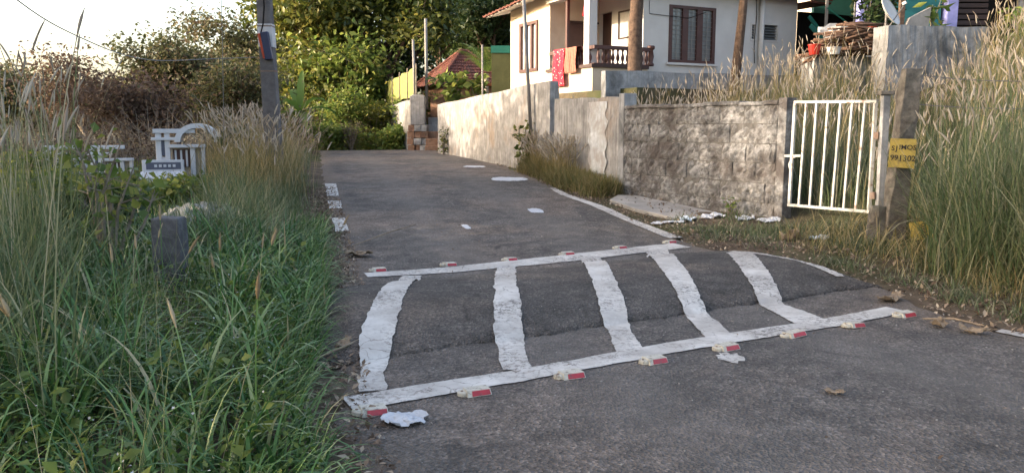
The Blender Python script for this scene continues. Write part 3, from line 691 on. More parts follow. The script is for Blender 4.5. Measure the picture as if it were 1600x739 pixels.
# yellow notices with hand lettering
def text_mesh(body, size, mat, parent, M, name='lettering'):
    cu = bpy.data.curves.new('t', 'FONT'); cu.body = body; cu.size = size; cu.extrude = .0008; cu.resolution_u = 3; cu.offset = size * .012
    o = bpy.data.objects.new('t', cu); col.objects.link(o)
    me = bpy.data.meshes.new_from_object(o); bpy.data.objects.remove(o); me.materials.clear(); me.materials.append(mat); me.transform(M)
    r = bpy.data.objects.new(name, me); col.objects.link(r); r.parent = parent; return r
def notice(label, c, wd, ht, rotz, roll, lines, tilt=0):
    t = thing('notice_sheet', label, 'notice', c); t['_o'] = (0, 0, 0)
    t.rotation_euler = (math.radians(tilt), math.radians(roll), rotz)
    V = []; F = []; n = 8
    for s in (0, 1):
        for j in range(n + 1):
            for i in range(n + 1): V.append(((i/n-.5)*wd, .006*math.sin(i*.7+j*.3) + .004*s, (j/n-.5)*ht))
    o = (n+1)**2
    for j in range(n):
        for i in range(n):
            k = j*(n+1)+i; F.append((k, k+1, k+n+2, k+n+1)); F.append((o+k, o+k+n+1, o+k+n+2, o+k+1))
    ring = [i for i in range(n)] + [j*(n+1)+n for j in range(n)] + [n*(n+1)+i for i in range(n, 0, -1)] + [j*(n+1) for j in range(n, 0, -1)]
    F += [(ring[i], o+ring[i], o+ring[(i+1) % len(ring)], ring[(i+1) % len(ring)]) for i in range(len(ring))]
    link_mesh('sheet', V, F, m_yel, t)
    for body, sz, x, z, r in lines:
        M = Matrix.Translation((x, -.0095, z)) @ Matrix.Rotation(math.radians(90), 4, 'X') @ Matrix.Rotation(math.radians(r), 4, 'Z')
        text_mesh(body, sz, m_black, t, M)
    return t
notice('yellow hand lettered notice tied on the leaning fence post', (4.66, 9.46, 1.20), .285, .345, math.radians(-18), 2,
       [('S', .08, -.125, .03, 0), ('J', .08, -.078, .03, 0), ('IMOS', .082, -.045, .045, 0), ('99', .09, -.13, -.085, 0), ('1302', .095, -.04, -.09, 0)])
notice('fallen yellow notice lying sideways in grass at the post foot', (4.93, 9.30, .30), .36, .21, math.radians(-10), -8,
       [('8980', .09, .0, -.095, 90), ('H F', .09, .1, -.06, 90)], -14)

# short concrete marker post in the left grass
mp = MB(); vv = []
for i, z in enumerate((-.2, .2, .5, .70, .715)):
    r = (.13, .128, .126, .124, .11)[i]
    for sx, sy in ((-1,-1),(1,-1),(1,1),(-1,1)): vv.append((-3.06 + sx*r + random.gauss(0,.004), 6.98 + sy*r*.7, z + random.gauss(0, .004) ))
mp.add(vv, [(i*4+k, i*4+(k+1)%4, (i+1)*4+(k+1)%4, (i+1)*4+k) for i in range(4) for k in range(4)] + [(16,17,18,19)])
m_mark = surf('marker_concrete', (.055, .055, .062), (.13, .13, .142), 8, .95, .7, 28, .015, c3=(.06, .06, .06), s3=3)
tag(mp.build('marker_post', m_mark, origin=(-3.06, 6.98, 0), bevel=.012), 'short square dark concrete post in the left roadside grass', 'post')

# utility pole with service box
up = thing('utility_pole', 'grey concrete utility pole with small meter box at the left verge', 'utility pole', (-4.32, 14.4, .3))
pp = MB(); pb = Vector((-4.30, 14.4, .2)); pt = Vector((-4.50, 14.4, 8.6)); pd = (pt - pb).normalized()
vv = []
for i in range(2):
    c = pb if i == 0 else pt; hx, hy = ((.145, .12) if i == 0 else (.085, .08))
    for sx, sy in ((-1,-1),(1,-1),(1,1),(-1,1)): vv.append((c.x + sx*hx, c.y + sy*hy, c.z))
pp.add(vv, [(k, (k+1)%4, 4+(k+1)%4, 4+k) for k in range(4)] + [(4,5,6,7)]); pp.build('shaft', m_poleblue, up, bevel=.02)
def pz(z): return pb + (pt - pb) * ((z - .2) / 8.4)
c = pz(3.12); MB().obox(c + Vector((0, 0, 0)), (1,0,0), (0,1,0), pd, .127, .109, .20).build('painted_band', m_pwhite, up)
c = pz(2.93) + Vector((.04, -.16, 0)); bx = MB(); bx.obox(c, (1, 0, .15), (0, 1, 0), (-.15, 0, 1), .065, .05, .24); bxo = bx.build('meter_box', m_tank, up, bevel=.01)
bd = MB(); bd.obox(c + Vector((-.10, .03, 0)), (1, 0, .2), (0, 1, 0), (-.2, 0, 1), .022, .02, .22); bd.build('backboard', m_pot, up, bevel=.004)
cb = MB(); cb.tube([pz(4.6) + Vector((.02, -.14, 0)), pz(3.6) + Vector((.03, -.14, 0)), pz(3.3) + Vector((.0, -.17, 0)), pz(3.15) + Vector((-.05, -.17, 0))], .014, 6); cb.build('cable', m_dark, up)
for z in (2.5, 3.28): 
    ss = pz(z); k = (z - .2)/8.4; hx = .145 - .06*k + .004; hy = .12 - .04*k + .004
    MB().obox(ss, (1,0,0), (0,1,0), pd, hx, hy, .012).build('steel_strap', m_rust, up)

def wire(label, pts, r=.007):
    p = [Vector(q) for q in pts]; out = []
    for i in range(len(p) - 1):
        p0, p1, p2, p3 = p[max(0, i-1)], p[i], p[i+1], p[min(len(p)-1, i+2)]
        for k in range(8):
            t = k / 8; out.append(.5*((2*p1) + (p2-p0)*t + (2*p0-5*p1+4*p2-p3)*t*t + (3*p1-p0-3*p2+p3)*t**3))
    out.append(p[-1]); mb = MB(); mb.tube(out, r, 5); return tag(mb.build('overhead_wire', m_wire, origin=pts[0]), label, 'wire')
wire('thin service wire sagging from the utility pole across the left sky', [(-4.5, 14.28, 2.74), (-4.9, 13.2, 2.62), (-4.97, 11, 2.42), (-4.75, 9, 2.47), (-4.5, 7.2, 2.72), (-3.9, 4.2, 3.5)], .0065)
wire('near vertical stay wire left of the utility pole', [(-4.62, 13, 5.2), (-4.66, 13, 3), (-4.75, 13, .3)], .005)

# ------------------------------------------------------------------ white house on the terrace
HU = Vector((.894, .448, 0)); HV = Vector((-.448, .894, 0)); HP = Vector((4.42, 22.6, 0))
def hp(s, t, z): q = HP + HU * s + HV * t; return Vector((q.x, q.y, z))
def hbox(mb, s0, s1, t0, t1, z0, z1):
    return mb.obox(hp((s0+s1)/2, (t0+t1)/2, (z0+z1)/2), HU, HV, (0,0,1), (s1-s0)/2, (t1-t0)/2, (z1-z0)/2)
tb = MB(); tb.prism([tuple(hp(s, t, .9)) for s, t in ((-2.9, -2.55), (7.5, -2.4), (9, 9), (-2.9, 9))], (0, 0, 1.55)); struct(tb.build('terrace', m_soil))
hs = thing('white_house', 'white single storey house with brown windows and veranda above the wall', 'house', tuple(hp(0, 0, 2.4)))
def holed(fix, lo, hi, z0, z1, th, holes, along, name='wall', mat=None):
    xs = sorted({lo, hi, *[h[0] for h in holes], *[h[1] for h in holes]}); zs = sorted({z0, z1, *[h[2] for h in holes], *[h[3] for h in holes]})
    mb = MB()
    for i in range(len(xs)-1):
        for j in range(len(zs)-1):
            cx, cz = (xs[i]+xs[i+1])/2, (zs[j]+zs[j+1])/2
            if any(h[0] < cx < h[1] and h[2] < cz < h[3] for h in holes): continue
            if along == 's': hbox(mb, xs[i], xs[i+1], fix, fix+th, zs[j], zs[j+1])
            else: hbox(mb, fix, fix+th, xs[i], xs[i+1], zs[j], zs[j+1])
    return mb.build(name, mat or m_white, hs)
CW = (0.0, 1.55, 3.38, 4.83)                            # big window
V1, V2 = (2.98, 3.12, 4.10, 4.52), (3.42, 4.0, 4.10, 4.54)
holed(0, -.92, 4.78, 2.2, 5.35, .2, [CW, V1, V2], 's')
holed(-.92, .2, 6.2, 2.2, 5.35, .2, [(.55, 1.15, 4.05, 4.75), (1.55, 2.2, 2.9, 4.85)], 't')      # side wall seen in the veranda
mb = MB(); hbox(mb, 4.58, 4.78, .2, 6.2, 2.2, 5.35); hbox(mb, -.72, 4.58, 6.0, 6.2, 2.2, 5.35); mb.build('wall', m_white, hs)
AW = (2.95, 4.05, 3.26, 4.60)
holed(-2.61, 2.21, 4.76, 2.2, 5.3, .2, [AW], 't', mat=m_cream)
holed(2.21, -2.41, -.92, 2.2, 5.3, .2, [(-1.95, -1.0, 2.9, 4.55)], 's', mat=m_cream)
mb = MB(); hbox(mb, -2.41, -.92, 4.56, 4.76, 2.2, 5.3); mb.build('wall', m_cream, hs)
mb = MB(); hbox(mb, -.6, 4.5, 1.1, 1.2, 2.4, 5.3); hbox(mb, -2.3, -1, 3.4, 3.5, 2.4, 5.3); hbox(mb, .3, .4, .6, 4, 2.4, 5.2); mb.build('dark_backing', m_dark, hs)  # near-black sheets paint the unlit rooms behind the openings
mb = MB(); hbox(mb, -2.5, 4.7, .1, 6.1, 5.30, 5.36); mb.build('ceiling_slab', m_white, hs)
# big three-leaf window
wd = MB(); f_ = .07
for s0, s1, z0, z1 in ((CW[0]-.05, CW[1]+.05, CW[3]-.02, CW[3]+.06), (CW[0]-.05, CW[1]+.05, CW[2]-.06, CW[2]+.02)): hbox(wd, s0, s1, -.03, .1, z0, z1)
for s0, s1 in ((CW[0]-.05, CW[0]+.06), (CW[1]-.06, CW[1]+.05)): hbox(wd, s0, s1, -.027, .1, CW[2], CW[3])
win = wd.build('window', m_brown, hs)
m2 = MB(); hbox(m2, -.12, 1.67, -.09, .0, 3.25, 3.315); m2.build('sill', m_white, win, bevel=.008)
for k in (1, 2):
    s = CW[1]*k/3; m2 = MB(); hbox(m2, s-.10, s+.10, -.022, .095, CW[2]+.02, CW[3]-.02); m2.build('mullion', m_brown, win)
for k in range(3):
    s0 = CW[1]*k/3 + (.1 if k else .06); s1 = CW[1]*(k+1)/3 - (.1 if k < 2 else .06)
    m2 = MB(); hbox(m2, s0, s1, .05, .06, CW[2]+.02, CW[3]-.02); m2.build('pane', m_glass, win)
    m2 = MB()
    for z in np.linspace(CW[2]+.1, CW[3]-.1, 11): hbox(m2, s0, s1, .012, .022, z-.006, z+.006)
    hbox(m2, (s0+s1)/2-.008, (s0+s1)/2+.008, .011, .023, CW[2]+.02, CW[3]-.02); m2.build('grille', m_iron, win)
for hh in (V1, V2):                                     # small louvred vents
    m2 = MB(); e = .045
    hbox(m2, hh[0]-e, hh[1]+e, -.025, .05, hh[3], hh[3]+e); hbox(m2, hh[0]-e, hh[1]+e, -.025, .05, hh[2]-e, hh[2]); hbox(m2, hh[0]-e, hh[0], -.022, .05, hh[2], hh[3]); hbox(m2, hh[1], hh[1]+e, -.022, .05, hh[2], hh[3])
    vo = m2.build('vent_window', m_white, hs)
    for z in np.linspace(hh[2]+.06, hh[3]-.06, 5):
        m3 = MB(); m3.obox(hp((hh[0]+hh[1])/2, .07, z), HU, HV * .8 + Vector((0,0,.6)), (0,0,1), (hh[1]-hh[0])/2, .045, .004); m3.build('louvre', m_glass, vo)
# left window with white curtains
wd = MB()
for t0, t1, z0, z1 in ((AW[0]-.04, AW[1]+.04, AW[3]-.02, AW[3]+.07), (AW[0]-.04, AW[1]+.04, AW[2]-.07, AW[2]+.02)): hbox(wd, -2.66, -2.5, t0, t1, z0, z1)
for t0, t1 in ((AW[0]-.04, AW[0]+.07), (AW[1]-.07, AW[1]+.04)): hbox(wd, -2.655, -2.5, t0, t1, AW[2], AW[3])
win = wd.build('window', m_brown, hs)
for k in (1, 2):
    t_ = AW[0] + (AW[1]-AW[0])*k/3; m2 = MB(); hbox(m2, -2.65, -2.5, t_-.05, t_+.05, AW[2]+.02, AW[3]-.02); m2.build('mullion', m_brown, win)
for k in range(3):
    t0 = AW[0] + (AW[1]-AW[0])*k/3 + .05; t1 = t0 + (AW[1]-AW[0])/3 - .1
    m2 = MB(); hbox(m2, -2.575, -2.565, t0, t1, AW[2]+.02, AW[3]-.02); m2.build('pane', m_curt, win)
# veranda: framed opening, doors
m2 = MB(); e = .04
hbox(m2, -.95, -.88, .55-e, 1.15+e, 4.75, 4.75+e); hbox(m2, -.95, -.88, .55-e, 1.15+e, 4.05-e, 4.05); hbox(m2, -.948, -.88, .55-e, .55, 4.05, 4.75); hbox(m2, -.948, -.88, 1.15, 1.15+e, 4.05, 4.75)
wv = m2.build('window', m_brownd, hs); m2 = MB(); hbox(m2, -.91, -.90, .55, 1.15, 4.05, 4.75); m2.build('pane', m_curt, wv)
m2 = MB(); hbox(m2, -.80, -.76, 1.55, 2.2, 2.9, 4.85); m2.build('door', m_brownd, hs)
m2 = MB(); hbox(m2, -1.95, -1.0, 2.25, 2.29, 2.9, 4.55); dd_ = m2.build('door', m_brown, hs)
m2 = MB(); hbox(m2, -2.0, -1.95, 2.17, 2.3, 2.9, 4.6); hbox(m2, -1.95, -.96, 2.172, 2.3, 4.55, 4.6); m2.build('door_frame', m_brownd, dd_)
# veranda floor, plinth, column, slim post
m2 = MB(); hbox(m2, -2.7, -.925, -.25, 2.2, 2.2, 3.08); m2.build('plinth', m_cream, hs)
m2 = MB(); hbox(m2, -2.76, -.92, -.31, 2.2, 3.083, 3.17); m2.build('veranda_floor', m_brownd, hs)
m2 = MB(); hbox(m2, -2.68, -2.42, -.02, .24, 3.17, 5.3); m2.build('column', m_white, hs, bevel=.01)
m2 = MB(); hbox(m2, -2.62, -2.53, 1.22, 1.31, 3.17, 5.3); m2.build('slim_post', m_brown, hs)
m2 = MB(); hbox(m2, -2.75, -2.45, -.12, 2.2, 5.02, 5.3); hbox(m2, -2.45, -.925, -.12, .14, 5.02, 5.3); m2.build('veranda_beam', m_white, hs)
# balustrade
bal = MB(); bal.lathe((0,0,0), [(.035,0),(.035,.03),(.022,.05),(.05,.13),(.052,.18),(.026,.27),(.022,.32),(.036,.36),(.036,.39)], 8); bal_me = mesh_only(bal, 'baluster', m_brown, True)
O = hp(0, 0, 2.4)
m2 = MB(); hbox(m2, -2.66, -.80, -.26, -.16, 3.56, 3.66); hbox(m2, -2.66, -.80, -.25, -.17, 3.172, 3.20); hbox(m2, -2.67, -2.57, -.158, 2.15, 3.562, 3.658); hbox(m2, -2.66, -2.58, -.168, 2.15, 3.172, 3.198)
bo = m2.build('balustrade_rail', m_brown, hs, bevel=.01)
for i in range(11):
    q = hp(-2.5 + i*.155, -.21, 3.19) - O; inst('baluster', bal_me, hs, q)
for i in range(13):
    q = hp(-2.62, .0 + i*.165, 3.19) - O; inst('baluster', bal_me, hs, q)
m2 = MB(); m2.lathe(hp(-.80, -.21, 3.17), [(.09,0),(.10,.05),(.06,.1),(.09,.25),(.06,.42),(.11,.47),(.11,.53),(.08,.55)], 10); m2.build('newel', m_brown, hs, smooth=True)
# downpipe and wall fittings
m2 = MB(); m2.tube([hp(3.27, -.11, 2.9), hp(3.27, -.11, 5.3)], .075, 12); m2.build('downpipe', m_white, hs, smooth=True)
m2 = MB(); m2.tube([hp(3.12, -.03, 3.4), hp(3.08, -.03, 3.9), hp(3.13, -.03, 4.8), hp(3.1, -.03, 5.3)], .012, 5); m2.build('cable', m_dark, hs)
m2 = MB(); m2.tube([hp(-.75, -.02, 4.95), hp(-.74, -.02, 4.6), hp(.6, -.05, 4.55), hp(1.2, -.05, 4.75)], .008, 5); m2.build('cable', m_dark, hs)
# roofs
def tiled(mb, p00, p10, p01, p11, rows, cols, h=.05):   # corrugated stepped courses; p00-p10 is the eave, p01-p11 the top
    p00, p10, p01, p11 = map(Vector, (p00, p10, p01, p11))
    nrm = (p10-p00).cross(p01-p00)
    nrm = nrm.normalized() if nrm.length > 1e-6 else Vector((0,0,1))
    for r in range(rows):
        n = cols * 4; row = []
        for e, lift in ((r/rows, .035), (min(1, (r+1.12)/rows), 0)):
            a, b = p00.lerp(p01, e), p10.lerp(p11, e); jr = [random.uniform(-.008, .008) for _ in range(cols + 1)]
            row.append([a.lerp(b, k/n) + nrm*(lift + h*.5*abs(math.sin(math.pi*k/4*1.0)) + jr[k//4]) for k in range(n+1)])
        row.insert(0, [q - nrm*.05 for q in row[0]])
        v = row[0]+row[1]+row[2]; m = n+1
        mb.add(v, [(i*m+k, i*m+k+1, (i+1)*m+k+1, (i+1)*m+k) for i in range(2) for k in range(n)])
    return mb
rs_ = MB(); c = [hp(-3.2, 5.35, 4.97), hp(-3.2, -.6, 5.36), hp(-1.2, -.6, 5.85), hp(-1.2, 5.35, 5.45)]
rs_.prism([tuple(p) for p in c], (0, 0, .06)); roof = rs_.build('roof_slab', m_white, hs)
tm = MB(); tiled(tm, hp(-3.28, -.66, 5.43), hp(-3.28, 5.43, 5.04), hp(-1.2, -.66, 5.95), hp(-1.2, 5.43, 5.54), 8, 24, .06)
to = tm.build('roof_tiles', m_tile, hs); to['kind'] = 'stuff'
rs_ = MB(); c = [hp(-1.3, -.6, 5.38), hp(5.6, -.6, 5.28), hp(5.6, 3, 5.9), hp(-1.3, 3, 6.3)]
rs_.prism([tuple(p) for p in c], (0, 0, .10)); rs_.build('roof_slab', m_tile, hs)
rs_ = MB(); hbox(rs_, 4.78, 5.6, -.55, 3, 5.2, 5.26); rs_.build('sunshade', m_tile, hs)
# clothes on the rail
def drape(name, label, t0, t1, zb, mat, cat='cloth', wav=.02, inner=.25):
    n, m = 16, 26; V = []
    zr = 3.668
    for i in range(n+1):
        t = t0 + (t1-t0)*i/n
        for j in range(m+1):
            s = j/m
            if s < .2: off = .02 + .0; z = zr - inner*(1 - s/.2)
            elif s < .3: off = .0 - .25*(s-.2)/.1; z = zr + .012*math.sin((s-.2)/.1*math.pi)
            else: off = -.25; z = zr - (zr-zb)*(s-.3)/.7
            off -= (wav*math.sin(i*1.1 + j*.12) + wav*.6*math.sin(i*.5+1)) * (0 if s < .3 else min(1, (s-.3)*4)) + .01
            p = hp(-2.57 + off, t + .02*math.sin(j*.4)*(i in (0, n)), z); V.append(tuple(p))
    f = [(i*(m+1)+j, (i+1)*(m+1)+j, (i+1)*(m+1)+j+1, i*(m+1)+j+1) for i in range(n) for j in range(m)]
    o = link_mesh(name, V, f, mat, origin=tuple(hp(-2.6, t0, zr)), smooth=True); so = o.modifiers.new('thick', 'SOLIDIFY'); so.thickness = .006
    return tag(o, label, cat)
drape('hanging_cloth', 'long red printed cloth hanging over the veranda railing', 1.0, 1.62, 2.66, m_redcloth)
drape('hanging_cloth', 'shorter orange plaid towel hung over the veranda railing', .36, .95, 2.98, m_plaid)
g = MB(); n, m = 12, 8; V = []
for i in range(n+1):
    for j in range(m*2):
        a = math.pi*j/m; r = .05 + .14*(i/n)**.8; p = hp(-2.2 + r*1.0*math.cos(a)*(1+.15*math.sin(j*3)), .75 + .07*math.sin(a), 5.25 - .72*i/n); V.append(tuple(p))
o = link_mesh('hanging_shirt', V, [(i*m*2+j, i*m*2+(j+1) % (m*2), (i+1)*m*2+(j+1) % (m*2), (i+1)*m*2+j) for i in range(n) for j in range(m*2)], m_redplain, origin=tuple(hp(-2.2, .75, 5.25)), smooth=True)
tag(o, 'red garment hanging behind the white veranda column', 'garment')
# steps below the veranda
m2 = MB()
for i in range(4): hbox(m2, -3.6 + i*.25, -2.72, -.1 + .0, 1.2, 1.6 + i*.2, 1.8 + i*.2)
tag(m2.build('front_steps', m_cream, origin=tuple(hp(-3, .5, 2.0))), 'cream steps rising to the veranda below the hanging cloths', 'steps')

def retaining(name, label, p, q, z0, zt0, zt1, th): return plaster_wall(name, label, p, q, z0, zt0, zt1, th, m_greyc, 36, .008)
retaining('retaining_wall', 'dark grey retaining wall in front of the white house', (8.1, 22.45), (2.27, 19.45), .6, 2.93, 2.88, -.2)
# firewood ledge and far right retaining wall
retaining('retaining_wall', 'dark low ledge wall carrying the firewood pile', (9.3, 19.7), (7.2, 19.2), 1.2, 3.22, 3.2, -.5)
retaining('retaining_wall', 'tall streaked grey retaining wall under the satellite dish', (10.4, 17.6), (7.9, 17.0), .9, 3.66, 3.64, -.45)
tb = MB(); tb.prism([(7.0, 19.75, 1.2), (9.0, 19.9, 1.2), (9.0, 17.9, 1.2), (18, 19.5, 1.2), (18, 40, 1.2), (9.5, 40, 1.2), (8.9, 25, 1.2)], (0, 0, 1.95)); struct(tb.build('terrace', m_soil))
fw = thing('firewood_pile', 'pile of dry brown sticks stacked on the ledge by the house', 'firewood', (8.3, 19.4, 3.2))
sk = MB(); sk.tube([(-.5,0,0),(-.2,.012,.008),(.15,-.01,.012),(.5,.008,-.006)], [.024,.028,.024,.016], 6); sk_me = mesh_only(sk, 'stick', m_wood, True)
for i in range(170):
    u_ = random.uniform(-1, 1); lay = random.random() ** 1.3; hh = .78 * (1 - abs(u_) ** 1.7) 
    inst('stick', sk_me, fw, (u_ * .95, random.uniform(-.28, .3), .03 + lay * hh), (random.gauss(0, .12), random.gauss(0, .16) + u_ * .35, random.gauss(0, .22)), (random.uniform(.6, 1.25), 1, random.uniform(.8, 1.4)))
def bucket(name, label, c, r, h, mat, cat):
    mb = MB(); mb.lathe(c, [(r*.72,0),(r*.8,h*.3),(r*.95,h*.9),(r*1.05,h*.92),(r*1.05,h),(r*.92,h),(r*.88,h*.85),(r*.6,.03)], 14); return tag(mb.build(name, mat, origin=c, smooth=False), label, cat)
bucket('bucket', 'red plastic bucket at the left foot of the firewood pile', (7.12, 19.0, 3.2), .15, .24, m_bucket, 'bucket')
bucket('basin', 'pale round basin in front of the firewood pile', (7.52, 18.85, 3.2), .17, .16, m_white, 'basin')
# dark open shed between the houses, stair stringer, tank
sh = thing('open_shed', 'dark open lean-to with green steel braces beside the white house', 'shed', (9.4, 24.2, 3.15))
MB().beam((8.95, 25.4, 4.0), (11.5, 26.6, 4.0), .05, 2.2).build('back_panel', m_dark, sh)  # near-black panel paints the shade of the recess
MB().beam((8.7, 23.6, 4.45), (9.75, 24.0, 3.5), .05, .13).build('brace', m_greenp, sh); MB().beam((8.75, 23.9, 4.75), (9.75, 24.3, 3.8), .05, .10).build('brace', m_greenp, sh)
for x in (9.3, 10.15): MB().beam((x, 24.0, 3.15), (x, 24.0, 5.4), .07).build('shed_post', m_iron, sh)
MB().beam((9.3, 23.95, 5.0), (10.15, 23.95, 4.4), .04).build('brace', m_greenp, sh)
tk = MB(); tk.lathe((9.95, 24.6, 3.15), [(.55,0),(.58,.1),(.56,.5),(.58,.55),(.56,.95),(.4,1.1),(.2,1.16)], 18); tag(tk.build('water_tank', m_tank, origin=(9.95, 24.6, 3.15), smooth=True), 'dark blue plastic water tank behind the firewood pile', 'water tank')
# cream building behind
cb_ = thing('cream_building', 'cream rendered building glimpsed behind the potted plants', 'building', (12, 29, 3.15))
MB().box((10.6, 28.6, 3.0), (14.2, 33, 6.6)).build('wall', m_cream, cb_)
MB().tube([(11.55, 28.58, 4.85), (11.55, 28.44, 4.85)], .42, 18).build('round_grille', m_greyc, cb_)
MB().box((12.7, 28.52, 4.4), (13.4, 28.66, 5.5)).build('window', m_curt, cb_)
# teal house
th_ = thing('teal_house', 'teal and lilac house behind the tall grey retaining wall', 'house', (11.5, 22.6, 3.15))
MB().box((9.85, 22.9, 3.1), (11.2, 23.1, 6.4)).build('wall', m_teald, th_); MB().box((10.4, 22.7, 3.25), (12.0, 22.85, 6.3)).build('wall', m_teal, th_)
MB().box((9.7, 22.6, 3.1), (10.0, 22.88, 6.4)).build('column', m_lilac, th_); MB().box((12.08, 22.5, 3.1), (12.36, 22.8, 6.4)).build('column', m_lilac, th_)
MB().box((9.3, 22.4, 3.1), (10.1, 22.58, 3.95)).build('parapet', m_lilac, th_)
MB().box((12.4, 23.3, 3.1), (18.5, 23.5, 6.4)).build('wall', m_dark, th_)  # near-black wall stands in for the shaded veranda interior
for i in range(18): MB().box((12.4, 23.2, 3.3 + i*.16), (13.6, 23.29, 3.42 + i*.16)).build('slat', m_brownd, th_)
for x in (14.3, 15.4, 16.6): MB().box((x, 22.9, 3.1), (x+.14, 23.05, 6.4)).build('veranda_post', m_greyc, th_)
MB().box((9.2, 21.9, 6.35), (18.8, 27, 6.5)).build('roof_slab', m_tile, th_); MB().box((9.85, 26.5, 3.1), (18.5, 26.7, 6.35)).build('wall', m_teald, th_)
# dish
dsh = thing('satellite_dish', 'small pale grey satellite dish on the retaining wall', 'satellite dish', (7.98, 17.3, 3.62))
dc = Vector((8.03, 17.25, 3.96)); dax = Vector((.62, -.62, .45)).normalized(); rr = [(.0,-.07),(.12,-.062),(.22,-.042),(.30,-.012),(.345,.015),(.35,.02),(.34,.028)]
e1 = dax.orthogonal().normalized(); e2 = dax.cross(e1); V = []; n = 26
for r_, h_ in rr:
    for k in range(n): aa = 2*math.pi*k/n; V.append(tuple(dc + (e1*math.cos(aa) + e2*math.sin(aa))*max(r_, .004) + dax*h_))
o = link_mesh('reflector', V, [(i*n+k, i*n+(k+1)%n, (i+1)*n+(k+1)%n, (i+1)*n+k) for i in range(len(rr)-1) for k in range(n)], m_curt, dsh, smooth=True); o.modifiers.new('thick', 'SOLIDIFY').thickness = .008
MB().tube([dc - dax*.09, (7.98, 17.3, 3.9), (7.98, 17.3, 3.62)], .022, 8).build('mast', m_iron, dsh)
fpnt = dc + dax*.36 + Vector((0,0,-.02)); MB().tube([dc + dax*.0 - Vector((0,0,.33)), fpnt], .012, 6).build('feed_arm', m_iron, dsh); MB().beam(fpnt, fpnt + dax*-.08, .06).build('receiver', m_curt, dsh)
pl_ = MB(); pl_.beam((8.45, 17.6, 3.5), (8.43, 17.6, 6.2), .10); tag(pl_.build('wooden_post', m_bark, origin=(8.45, 17.6, 3.5)), 'slim brown wooden post standing behind the satellite dish', 'post')
sl = MB(); sl.prism([(8.5, 17.5, 3.64), (9.05, 17.6, 3.64), (9.1, 17.62, 4.1), (8.6, 17.52, 3.85)], (-.02, .09, 0)); tag(sl.build('stone_slab', m_slab, origin=(8.8, 17.5, 3.64)), 'pale broken stone slab leaning on the retaining wall top', 'slab')
rb = MB(); 
for i in range(16): rb.obox((8.3 + random.uniform(-.5, .5), 20.2 + random.uniform(-.2, .2), 3.85 + random.uniform(-.1, .12)), Vector((random.gauss(0,1),random.gauss(0,1),.2)), Vector((random.gauss(0,1), random.gauss(0,1), .1)).cross(Vector((0,0,1))), (0,0,1), random.uniform(.08,.2), random.uniform(.06,.14), random.uniform(.04,.1))
tag(rb.build('rubble_heap', m_greyc, origin=(8.3, 20.2, 3.4)), 'broken concrete rubble above the firewood pile', 'rubble')

# potted plants on the terrace
for i, (x, y, z, h, lab, mt) in enumerate(((9.35, 21.2, 3.85, 1.0, 'bushy dark plant in a terracotta pot above the firewood', L_dark), (9.95, 21.6, 3.85, 1.3, 'taller broad leaved potted plant next to the lilac column', L_dark))):
    bs_ = MB(); bs_.box((x-.3, y-.3, 3.1), (x+.3, y+.3, z)); tag(bs_.build('plant_stand', m_greyc, origin=(x, y, 3.1)), 'concrete block stand under the ' + ('bushy' if i == 0 else 'taller') + ' potted plant', 'stand')
    bucket('plant_pot', 'terracotta pot holding the ' + ('bushy dark' if i == 0 else 'taller broad leaved') + ' plant', (x, y, z), .2, .3, m_pot, 'pot')
    shrub(lab, (x, y, z + .25), (.9, h), 420, .17, mt, 300 + i, 'potted_plant', 6, 'plant')

# ------------------------------------------------------------------ far end of the lane: small tiled house, net fence, pillar
sm = thing('tiled_house', 'small house with a mossy red tiled hip roof at the lane end', 'house', (-2.0, 34, .6))
ca, sa = math.cos(.42), math.sin(.42)
def rp(x, y, z): return (-2.05 + x*ca - y*sa, 34.2 + x*sa + y*ca, z)
ap_ = [rp(-.15, 0, 4.68), rp(.15, 0, 4.68)]; ev = [rp(-1.75, -1.75, 3.2), rp(1.75, -1.75, 3.2), rp(1.75, 1.75, 3.2), rp(-1.75, 1.75, 3.2)]
tm = MB(); tiled(tm, ev[0], ev[1], ap_[0], ap_[1], 11, 15, .05); tm.build('roof_face', m_tile, sm)['kind'] = 'stuff'
tm = MB(); tiled(tm, ev[3], ev[0], ap_[0], ap_[0], 11, 15, .05); tm.build('roof_face', m_tile, sm)['kind'] = 'stuff'
tm = MB(); tiled(tm, ev[1], ev[2], ap_[1], ap_[1], 11, 15, .05); tm.build('roof_face', m_tile, sm)['kind'] = 'stuff'
tm = MB(); tiled(tm, ev[2], ev[3], ap_[1], ap_[0], 11, 15, .05); tm.build('roof_face', m_tile, sm)['kind'] = 'stuff'
rd = MB()
for p, q_ in ((ap_[0], ap_[1]), (ap_[0], ev[0]), (ap_[1], ev[1]), (ap_[1], ev[2]), (ap_[0], ev[3])): 
    for i in range(10): rd.tube([Vector(p).lerp(Vector(q_), i/10) + Vector((0,0,.05)), Vector(p).lerp(Vector(q_), (i+1.1)/10) + Vector((0,0,.04))], [.075, .09], 6)
rd.build('ridge_tiles', m_tile, sm)
wl_ = MB(); wl_.prism([rp(-1.45,-1.45,.5), rp(1.45,-1.45,.5), rp(1.45,1.45,.5), rp(-1.45,1.45,.5)], (0,0,2.8)); wl_.build('wall', m_laterite, sm)
tag(MB().beam((-1.35, 30.5, 3.12), (1.3, 30.9, 3.16), .08, .10).build('timber_beam', surf('orange_timber', (.30,.10,.04), (.42,.16,.07), 6), origin=(0, 30.7, 3.1)), 'reddish timber beam lying along the wall under the tiled roof', 'beam')
gs = MB(); gs.box((-.75, 29.4, 1.5), (.15, 29.46, 4.4)); gso = gs.build('shade_sheet', m_greensheet, origin=(-.3, 29.4, 1.5)); tag(gso, 'olive green shade sheet hung left of the white house', 'sheet')
gb = MB(); gb.box((-.77, 29.37, 4.2), (.16, 29.395, 4.46)); gb.build('top_band', m_greenp, gso)
